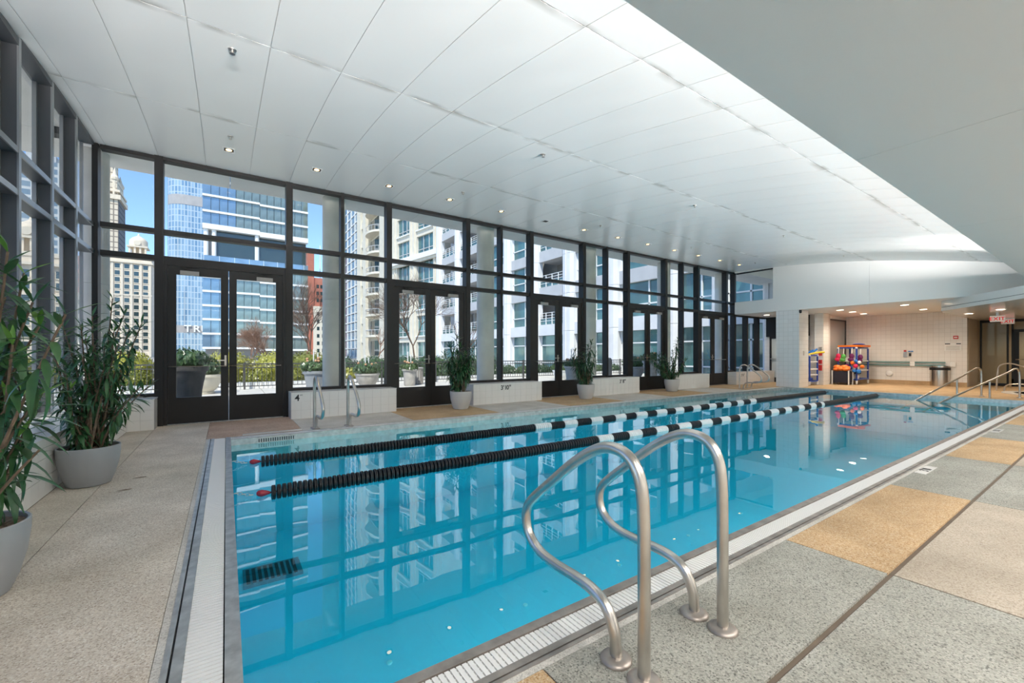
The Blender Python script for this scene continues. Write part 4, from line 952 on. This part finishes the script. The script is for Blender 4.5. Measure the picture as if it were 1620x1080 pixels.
tree(tpos(425, 27), 3.9, 13, 'bare brown twiggy tree seen through the first doors', .6, 'twig2', 6)
tree(tpos(398, 33), 3.6, 14, 'smaller bare brown tree beside the twiggy one', .6, 'twig2')
tree(tpos(594, 34), 4.6, 15, 'slim bare brown tree before the cream tower', .4, 'twig2', 4)
tree(tpos(738, 27), 4.6, 16, 'slim bare tree behind the slender potted plant', .4, 'twig', 4)
M['shaded_planter'] = grain('shaded_planter', (.07, .065, .06), .2, 6, .8)  # the planter's shade is put into this darker colour
# ---- urns
def urn(u, t0, s, kind, lab, mt='urn', plantm='hedge_dark', fl=True):
    p = dep(u, 560, t0); x, y = p.x, p.y
    t = thing('garden_urn', lab, 'planter', (x, y, -.02), group='terrace planters')
    pr = {'bowl': [(.24,0),(.26,.04),(.22,.06),(.30,.14),(.38,.30),(.41,.44),(.44,.46),(.44,.52),(.40,.52),(.38,.45)], 'tall': [(.20,0),(.22,.05),(.24,.35),(.27,.60),(.31,.62),(.31,.68),(.27,.68),(.26,.6)],
          'big': [(.34,0),(.36,.3),(.44,.75),(.50,.80),(.50,.90),(.45,.90),(.44,.8)]}[kind]
    MB().lathe((x, y, -.02), [(r*s, z*s) for r, z in pr], 24).build('urn', M[mt], t, True)
    tr_ = pr[-3][0]*s; tz = pr[-3][1]*s
    bm_ = bush_mesh(int(u), 420, tr_*1.1, tr_*1.1, tr_*1.1, M[plantm], .09)
    place('planting', bm_, t, Matrix.Translation((x, y, tz - .12)))
    if fl:
        rg = random.Random(int(u))
        for i in range(5):
            a = rg.uniform(0, 6); MB().sphere((x + .7*tr_*math.cos(a), y + .7*tr_*math.sin(a), tz + tr_*.75 + rg.uniform(-.05,.08)), .045, n=8, m=6).build('ornament', M['amber'], t, True)
        for i in range(2): MB().tube([(x + .05 - .12*i, y, tz), (x + .05 - .12*i, y, tz + .55 + .1*i)], .018, 6).build('stake', M['float_white'], t)
urn(581, 15.4, 1.0, 'bowl', 'wide grey stone bowl planter outside the first bench window')
urn(648, 16.3, .95, 'tall', 'tall grey stone urn planter outside the second pair of doors')
urn(500, 13.2, .78, 'big', 'dark grey round planter with shrub beside the first round column', 'pot')
urn(293, 10.9, 1.0, 'big', 'large shadowed planter with drooping shrub outside the first doors', 'shaded_planter', 'hedge_dark', False)
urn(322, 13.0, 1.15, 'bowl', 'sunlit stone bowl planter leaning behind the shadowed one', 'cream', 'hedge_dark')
urn(906, 16.5, 1.1, 'tall', 'pale tall urn planter outside the third pair of doors', 'urn')
urn(887, 20, .9, 'bowl', 'small pale bowl planter farther off through the third doors', 'slab_white', 'hedge_dark', False)
urn(1003, 20.5, 1.2, 'bowl', 'round stone bowl planter outside the fourth pair of doors, left one')
urn(1031, 19.0, 1.35, 'tall', 'broad stone urn planter outside the fourth pair of doors, right one')
p = dep(660, 560, 17.2)
t = thing('litter_bin', 'grey slatted litter bin beside the tall urn on the terrace', 'bin', (p.x, p.y, -.02))
MB().lathe((p.x, p.y, -.02), [(.22,.03),(.22,.62)], 18).build('drum', M['greywall'], t)
for i in range(18): a = i*math.pi/9; MB().bar((p.x+.235*math.cos(a), p.y+.235*math.sin(a), .0), (p.x+.235*math.cos(a), p.y+.235*math.sin(a), .62), .05, .02, (math.cos(a), math.sin(a), 0)).build('slat', M['panel_grey'], t)
MB().lathe((p.x, p.y, .6), [(.26,0),(.26,.04),(.2,.07)], 18).build('lid', M['panel_grey'], t)
p = dep(963, 560, 17.6)
tag(MB().lathe((p.x, p.y, -.02), [(.13,0),(.13,.9),(.14,.92),(.14,.98),(.09,1.06),(0,1.08)], 16).build('bollard', M['panel_grey'], None, True), 'grey bollard with a domed top beyond the third bench window', 'bollard')
# ================================================================ buildings
def bl_(name, lab, loc, rz=0): return thing(name, lab, 'building', loc, rz)
def lbox(par, nm, mt, *b): return MB().box(*b).build(nm, M[mt] if isinstance(mt, str) else mt, par, local=True)
def rep(par, nm, me, pts):
    for p in pts: place(nm, me, par, Matrix.Translation(p), local=True)
# glass office block with white slab edges
e = bl_('office_building', 'glass office block with bright white floor edges beyond the first doors', (-4.14, 109, 0))
lbox(e, 'core', 'panel_grey', .5, 19.8, 1.4, 22, -1, 53.5)
slabs = [2.3, 5.3, 8.3, 11.2, 14.2, 17.2, 20.3, 27.5, 31.0, 34.3, 37.6, 40.9, 44.2, 47.5, 50.8, 53.9]
PW = [(0, 10.3, 7, 0, 0), (10.3, 20, 7, -.25, -.35)]
shp = {}
for a, b, n, dy, dz in PW:
    wd = (b - a) / n
    for i, z in enumerate(slabs):
        thick = 1.05 if z == 27.5 else .42
        lbox(e, 'floor_edge', 'slab_white', a, b, dy - .25, dy + 1.4, z + dz, z + dz + thick)
        if i + 1 < len(slabs) and z != 20.3:
            h = slabs[i+1] - z - thick; key = (round(wd, 3), round(h, 2))
            for c in range(n):
                blue = a == 0 and c < 4
                k2 = key + (blue,)
                if k2 not in shp: shp[k2] = MB().box(.04, wd-.04, .1, .2, .03, h-.03).mesh('window', M['gl_blue'] if blue else M['gl_green'])
                place('window', shp[k2], e, Matrix.Translation((a + c*wd, dy, z + dz + thick)), local=True)
lbox(e, 'terrace_glazing', 'darkglass', 2.2, 19.6, 1.0, 1.3, 20.7, 27.5)
for x in (.6, 2.0, 9.8): MB().lathe((x, .5, 0), [(.42, 20.7), (.42, 27.5)], 14).build('column', M['slab_white'], e, True, local=True)
lbox(e, 'terrace_rail', 'gl_blue', 0, 20, -.2, -.15, 20.7, 21.9)
for k in range(8): lbox(e, 'rail_post', 'slab_white', .2+2.7*k, .26+2.7*k, -.22, -.14, 20.7, 21.95)
# curved glass tower with the sign
dt = bl_('glass_tower', 'tall blue glass tower with a rounded corner and sign letters', (0, 300, 0))
gt_ = bricks('tower_glass', (.12, .24, .38), (.30, .43, .55), (.48, .55, .60), 1.5, 3.3, 'y', .22, .12, 0, 0, .9)
Mg = grain('tower_louvre', (.40, .38, .37), .1, .3, .5)
poly = [(5, 0), (5, 30), (-27.6, 30)] + [(-27.6 + 9 - 9*math.cos(a), 9 - 9*math.sin(a)) for a in [i*math.pi/20 for i in range(11)]]
def ring(k): return [(x + (k if x > 0 else -k), y - k) for x, y in poly]
for z0, z1 in ((-1, 13.4), (17.4, 85.5), (91, 190)): MB().prism(poly, z0, z1).build('glazing', gt_, dt, local=True)
for z0, z1 in ((13.4, 17.4), (85.5, 91)): MB().prism([(x, y-.15) for x, y in poly], z0, z1).build('louvre_band', Mg, dt, local=True)
for s_, x in (('T', -18.0), ('R', -13.9), ('U', -10.1)):
    me = text(s_, 5.4, .3); me.materials.clear(); me.materials.append(M['slab_white'])
    place('sign_letter', me, dt, Matrix.Translation((x, -.6, 15.4)) @ Matrix.Rotation(math.pi/2, 4, 'X'), local=True)
lbox(dt, 'service_fin', 'slab_white', -9.2, -8.4, -.8, 0, -1, 87)
# old masonry skyscraper
b = bl_('masonry_tower', 'slender old stone skyscraper with an ornate crown and shaded side', (-59.5, 380, 0))
stw = bricks('tower_stone', (.66, .56, .43), (.70, .60, .47), (.25, .21, .17), 2.4, 3.6, 'y', .35, .85, 0, 0); sts = bricks('tower_stone_shaded', (.20, .19, .19), (.22, .21, .20), (.06, .06, .07), 2.4, 3.6, 'x', .5, .8, 0, 0)  # second stone is a darker copy, shade put into the side's colour
lbox(b, 'shaft', stw, -22, -.06, 0, 23, -1, 106); lbox(b, 'shaded_face', sts, -.05, 0, 0, 23, -1, 104)
lbox(b, 'cornice', 'limestone', -23, 1.2, -1.2, 24, 104, 107); lbox(b, 'upper_cornice', 'limestone', -22.5, .8, -.6, 23.5, 109, 110.5); lbox(b, 'attic', stw, -21, -.8, .6, 22, 107, 118); lbox(b, 'lantern', stw, -20, -3.2, 3, 20, 118, 132)
for x, y in ((-2.2, 2), (-2.2, 20), (-9, 2), (-16, 2)): MB().lathe((x, y, 0), [(1.7,107),(1.7,117),(2.2,117.5),(2.2,119),(1.2,121),(.5,124),(0,126)], 10).build('turret', M['limestone'], b, local=True)
for k in range(8): lbox(b, 'pinnacle', 'limestone', -21+2.6*k, -20+2.6*k, -.9, .1, 107, 109.3)
# clock tower block
def clock_tower(par, x, y, z, s):
    lbox(par, 'tower_base', 'limestone', x-3.6*s, x+3.6*s, y, y+7.2*s, z, z+1.2*s)
    for k in range(4): lbox(par, 'tower_pier', 'limestone', x-3.3*s+1.95*k*s, x-3.3*s+1.95*k*s+.75*s, y+.2, y+1.2*s, z+1.2*s, z+5.6*s)
    lbox(par, 'tower_core', 'limestone', x-2.6*s, x+2.6*s, y+2.5*s, y+6.5*s, z+1.2*s, z+5.6*s)
    lbox(par, 'tower_cornice', 'stone_trim', x-3.8*s, x+3.8*s, y-.2, y+7.4*s, z+5.6*s, z+6.3*s)
    MB().lathe((x, y+3.6*s, z), [(3.5*s,6.3*s),(3.5*s,9.0*s),(3.2*s,9.6*s),(2.4*s,10.6*s),(1.2*s,11.3*s),(.5*s,11.8*s),(.3*s,12.6*s),(0,12.9*s)], 16).build('dome', M['limestone'], par, True, local=True)
    o = MB().lathe((0,0,0), [(1.25*s,0),(1.25*s,.3),(0,.3)], 20).build('clock_face', M['stone_trim'], par, local=True); o.matrix_basis = Matrix.Translation((x, y+.05*s, z+7.7*s)) @ Matrix.Rotation(math.pi/2, 4, 'X')
def stone_block(nm, lab, loc, wd, dp, h, cols, rows, z0, dz, cell, off):
    t = bl_(nm, lab, loc); lbox(t, 'body', 'limestone', 0, wd, 0, dp, -1, h); lbox(t, 'cornice', 'stone_trim', -.5, wd+.5, -.7, dp, h-2.2, h-1.5); lbox(t, 'parapet', 'stone_trim', 0, wd, -.2, dp, h, h+1.0)
    lbox(t, 'string_course', 'stone_trim', -.2, wd+.2, -.3, .1, h*.62, h*.62+.5)
    for k in range(cols + 1): lbox(t, 'pier', 'stone_trim', off + cell*(k-.5) - .35, off + cell*(k-.5) + .35, -.35, 0, -1, h-2.3)
    me = MB().box(-.75, .75, -.08, .05, 0, 1.75).mesh('window', M['darkglass']); me2 = MB().box(-.85, .85, -.22, -.02, -.25, 0).mesh('window_sill', M['stone_trim'])
    for c in range(cols):
        for r in range(rows):
            pos = (off + cell*c, 0, z0 + dz*r); o = place('window', me, t, Matrix.Translation(pos), local=True); place('window_sill', me2, o, Matrix(), local=True)
    return t
c = stone_block('stone_building', 'pale stone office block with a clock tower left of the first doors', (-41, 230, 0), 15.2, 25, 40.5, 5, 13, 3.0, 2.75, 2.9, 1.7); clock_tower(c, 10.6, 1, 40.5, .86)
a_ = stone_block('stone_building', 'pale stone building with a clock tower seen through the left windows', (-60, 150, 0), 27.5, 25, 25, 9, 7, 2.5, 2.9, 3.0, 1.8); clock_tower(a_, 19.8, 1, 25, .8)
g2 = bl_('glass_tower', 'plain glass tower far behind the left windows', (-76, 262, 0)); lbox(g2, 'shaft', bricks('far_tower_glass', (.18,.26,.33), (.26,.33,.38), (.60,.60,.58), 4, 3.4, 'y', .6, .3, 0, 0), 0, 19, 0, 20, -1, 84)
lbox(g2, 'roof_box', 'greywall', 5, 14, 4, 16, 84, 88)
g3 = bl_('stone_building', 'low pale building closing the view through the left windows', (-75, 60, 0)); lbox(g3, 'body', 'cream', 0, 30, 0, 12, -1, 9); lbox(g3, 'parapet', 'stone_trim', -.2, 30.2, -.2, 12, 9, 9.8)
me = MB().box(0, 1.6, -.1, .02, 0, 2).mesh('window', M['gl_teal']); rep(g3, 'window', me, [(1 + 2.6*i, 0, 1.2 + 3.2*j) for i in range(11) for j in range(2)])
# brick towers
br_ = bl_('brick_building', 'red brick tower stepping down behind the bare tree', (29, 200, 0))
lbox(br_, 'tower', 'rust', 0, 2.6, 0, 12, -1, 45.5); lbox(br_, 'cap', 'slab_white', -.2, 2.8, -.2, 12, 45.5, 47); lbox(br_, 'wing', 'rust', 2.6, 13, .5, 12, -1, 34.5); lbox(br_, 'base_wing', 'cream', 2.2, 13, -.6, .5, -1, 22)
me = MB().box(0, 1.0, -.1, .02, 0, 1.5).mesh('window', M['darkglass']); rep(br_, 'window', me, [(3.6 + 1.5*i + .6*(i//3), .5, 24 + 3*j) for i in range(6) for j in range(3)]); rep(br_, 'window', me, [(3.6 + 2.0*i, -.6, 2 + 3.2*j) for i in range(4) for j in range(6)])
mst = MB(); mst.tube([(6, 6, 34), (6, 6, 50)], .18, 5); mst.build('mast', M['slab_white'], br_, local=True)
# slim blue glass tower (faces left)
h1 = bl_('glass_tower', 'slim blue glass tower with white floor lines', (37, 168, 0), -math.pi/2)
lbox(h1, 'core', 'panel_grey', .2, 21.4, .4, 14, -1, 118)
me = MB().box(.15, 5.2, .05, .2, .3, 2.7).mesh('window', M['gl_blue'])
for r in range(38):
    rep(h1, 'window', me, [(5.4*c_, 0, 3.1*r) for c_ in range(4)]); lbox(h1, 'floor_edge', 'slab_white', 0, 21.6, -.12, .3, 3.1*r - .1, 3.1*r + .25)
for k in range(5): lbox(h1, 'pier', 'slab_white', 5.4*k - .15, 5.4*k + .25, -.2, .3, -1, 118)
# cream tower with curved balconies (faces left)
h2 = bl_('apartment_tower', 'cream stone apartment tower with curved balconies', (20.9, 83.2, 0), -math.pi/2)
lbox(h2, 'body', 'cream', 0, 15.5, .5, 14, -1, 62); 
for x0, x1, y0 in ((0, 2.6, -.3), (5.0, 6.8, -.5), (13.2, 15.5, 0)): lbox(h2, 'pier', 'cream', x0, x1, y0, .5, -1, 62)
wm_ = MB().box(0, 1.05, .25, .4, 0, 2.3).mesh('window', M['gl_teal']); wm3 = MB().box(0, 1.4, .3, .45, 0, 2.5).mesh('window', M['darkglass'])
def balc(r0, r1, n=10): return [(10 + r1*math.cos(math.pi + math.pi*i/n)*1.0, .5 + r1*.55*math.sin(math.pi + math.pi*i/n)) for i in range(n+1)]
for r in range(17):
    z = 3.5 * r + 1.0
    rep(h2, 'window', wm_, [(2.7, 0, z), (3.85, 0, z)]); lbox(h2, 'spandrel', 'cream', 2.6, 5.0, -.1, .5, z + 2.3, z + 3.5)
    rep(h2, 'window', wm3, [(7.2 + 1.5*i, 0, z) for i in range(4)])
    if r: 
        MB().prism(balc(0, 3.1), z - .45, z - .1).build('balcony_slab', M['cream'], h2, local=True)
        pp = [(x, y, z + .75) for x, y in balc(0, 3.0)]; rl = MB().tube(pp, .05, 5)
        for x, y, zz in pp: rl.tube([(x, y, z - .1), (x, y, z + .75)], .035, 4)
        rl.build('balcony_rail', M['greywall'], h2, local=True)
# cream corner building with wide windows
HL, HR = Vector((20.95, 64.6, 0)), Vector((23.6, 50.4, 0)); hd = (HR - HL).normalized()
h3 = bl_('apartment_building', 'cream stone building with wide teal windows and a heavy cornice', HL, math.atan2(hd.y, hd.x))
def hx(u):
    d = ray(u, 560); # intersect the plan line
    den = d.x*(-hd.y) + d.y*hd.x; k = (HL.x*d.y - HL.y*d.x) / (hd.y*d.x - hd.x*d.y); return k
W1 = (hx(628), hx(647.5)); W2 = (hx(658.5), hx(685)); LE = hx(699.5)
lbox(h3, 'body', 'cream', -.3, LE, .55, 9, -1, 40)
for a, b_ in ((-.3, W1[0]), (W1[1], W2[0]), (W2[1], LE)):
    lbox(h3, 'pier', 'cream', a, b_, 0, .55, -1, 40)
    if b_ - a > .5:
        for q in (.25, .75): lbox(h3, 'pilaster', 'cream', a + (b_-a)*q - .12, a + (b_-a)*q + .12, -.12, 0, -1, 40)
zs3 = [.2, 3.8, 7.5, 11.0, 15.3, 18.7, 22.2, 25.6, 29.0, 32.5]
for r, z in enumerate(zs3):
    zt = zs3[r+1] - .9 if r + 1 < len(zs3) else z + 2.3
    if r == 3: zt = 14.1
    for a, b_ in (W1, W2):
        lbox(h3, 'spandrel', 'cream', a, b_, .1, .55, zt, (zs3[r+1] if r+1 < len(zs3) else z+3)); lbox(h3, 'sill', 'slab_white', a-.05, b_+.05, -.12, .1, z-.16, z)
        f_ = lbox(h3, 'window', 'gl_teal', a, b_, .38, .5, z, zt)
        for q in (0, 1/3, 2/3, 1): MB().box(a + (b_-a)*q - .05, a + (b_-a)*q + .05, .30, .39, z, zt).build('window_bar', M['greywall'], f_, local=True)
        MB().box(a, b_, .30, .39, z+.62, z+.70).build('window_bar', M['greywall'], f_, local=True)
lbox(h3, 'cornice', 'slab_white', -.3, LE + .35, -.55, .5, 14.45, 15.15); lbox(h3, 'cornice_bed', 'cream', -.3, LE + .2, -.3, .5, 14.1, 14.45)
# pale building facing the terrace (faces left)
ib = bl_('apartment_building', 'pale precast building with piers and balconies across the terrace', (22, 50.0, 0), -math.pi/2)
Y2 = lambda y: 50.0 - y
HT = 22
lbox(ib, 'body', 'greywall', 0, Y2(9.45), 2.2, 12, -1, HT)
PRS = [(48.6, 1.2), (43.6, .9), (37.5, 1.1), (33.2, 1.1), (29.0, 1.2), (24.6, 1.3), (20.2, 1.2), (15.5, .9), (12.6, .7), (9.9, .8)]
FL = [(2.75, 3.65), (5.9, 6.8), (8.95, 9.85), (12.0, 12.9), (15.05, 15.95), (18.1, 19.0), (21.1, 22)]
for y, wd in PRS:
    x = Y2(y)
    for z0, z1 in ((-1, 3.0), (3.02, 5.9), (5.92, 8.95), (8.97, 12.0), (12.02, HT)):
        o = MB()
        pts = [(x - wd/2, .4), (x - wd/2, -.12), (x - wd*.30, -.30), (x - wd*.06, -.34), (x - wd*.05, -.26), (x + wd*.05, -.26), (x + wd*.06, -.34), (x + wd*.30, -.30), (x + wd/2, -.12), (x + wd/2, .4)]
        o.prism(pts, z0, z1).build('pier', M['paleblue'], ib, local=True)
BK = ['balcony', 'balcony', 'window', 'window', 'balcony', 'window', 'window', 'window', 'window']
for i, kd in enumerate(BK):
    xa, xb = Y2(PRS[i][0]) + PRS[i][1]/2, Y2(PRS[i+1][0]) - PRS[i+1][1]/2
    lv = -.3
    for j, (z0, z1) in enumerate(FL):
        lbox(ib, 'spandrel', 'paleblue' if j == 0 else 'greywall', xa, xb, -.08 if j == 0 else .02, .5 if kd == 'window' else 2.2, z0, z1)
        if kd == 'window' or j == 0:
            f_ = lbox(ib, 'window', 'gl_teal', xa, xb, .32, .42, lv, z0)
            mid = xa + (xb-xa)*.62
            for q in (xa + .04, mid, xb - .04): MB().box(q-.045, q+.045, .24, .34, lv, z0).build('window_bar', M['slab_white'], f_, local=True)
            MB().box(xa, xb, .24, .34, lv+.75, lv+.83).build('window_bar', M['slab_white'], f_, local=True)
            if j == 0: MB().box(xa, xb, .24, .34, lv+2.2, lv+2.28).build('window_bar', M['slab_white'], f_, local=True)
        else:
            lbox(ib, 'balcony_wall', 'panel_grey', xa, xb, 2.0, 2.15, lv, z0); f_ = lbox(ib, 'balcony_door', 'gl_teal', xb-1.6, xb-.5, 1.9, 2.0, lv, lv+2.1)
            rl = MB()
            for zz in (.30, .52, .74, .96): rl.box(xa, xb, .10, .14, lv+zz, lv+zz+.035)
            for q in range(5): rl.box(xa + (xb-xa)*q/4 - .03, xa + (xb-xa)*q/4 + .03, .09, .15, lv, lv+1.0)
            rl.build('balcony_rail', M['slab_white'], ib, local=True); lbox(ib, 'balcony_glass', 'gl_teal', xa, xb, .16, .18, lv+.05, lv+.5)
        lv = z1
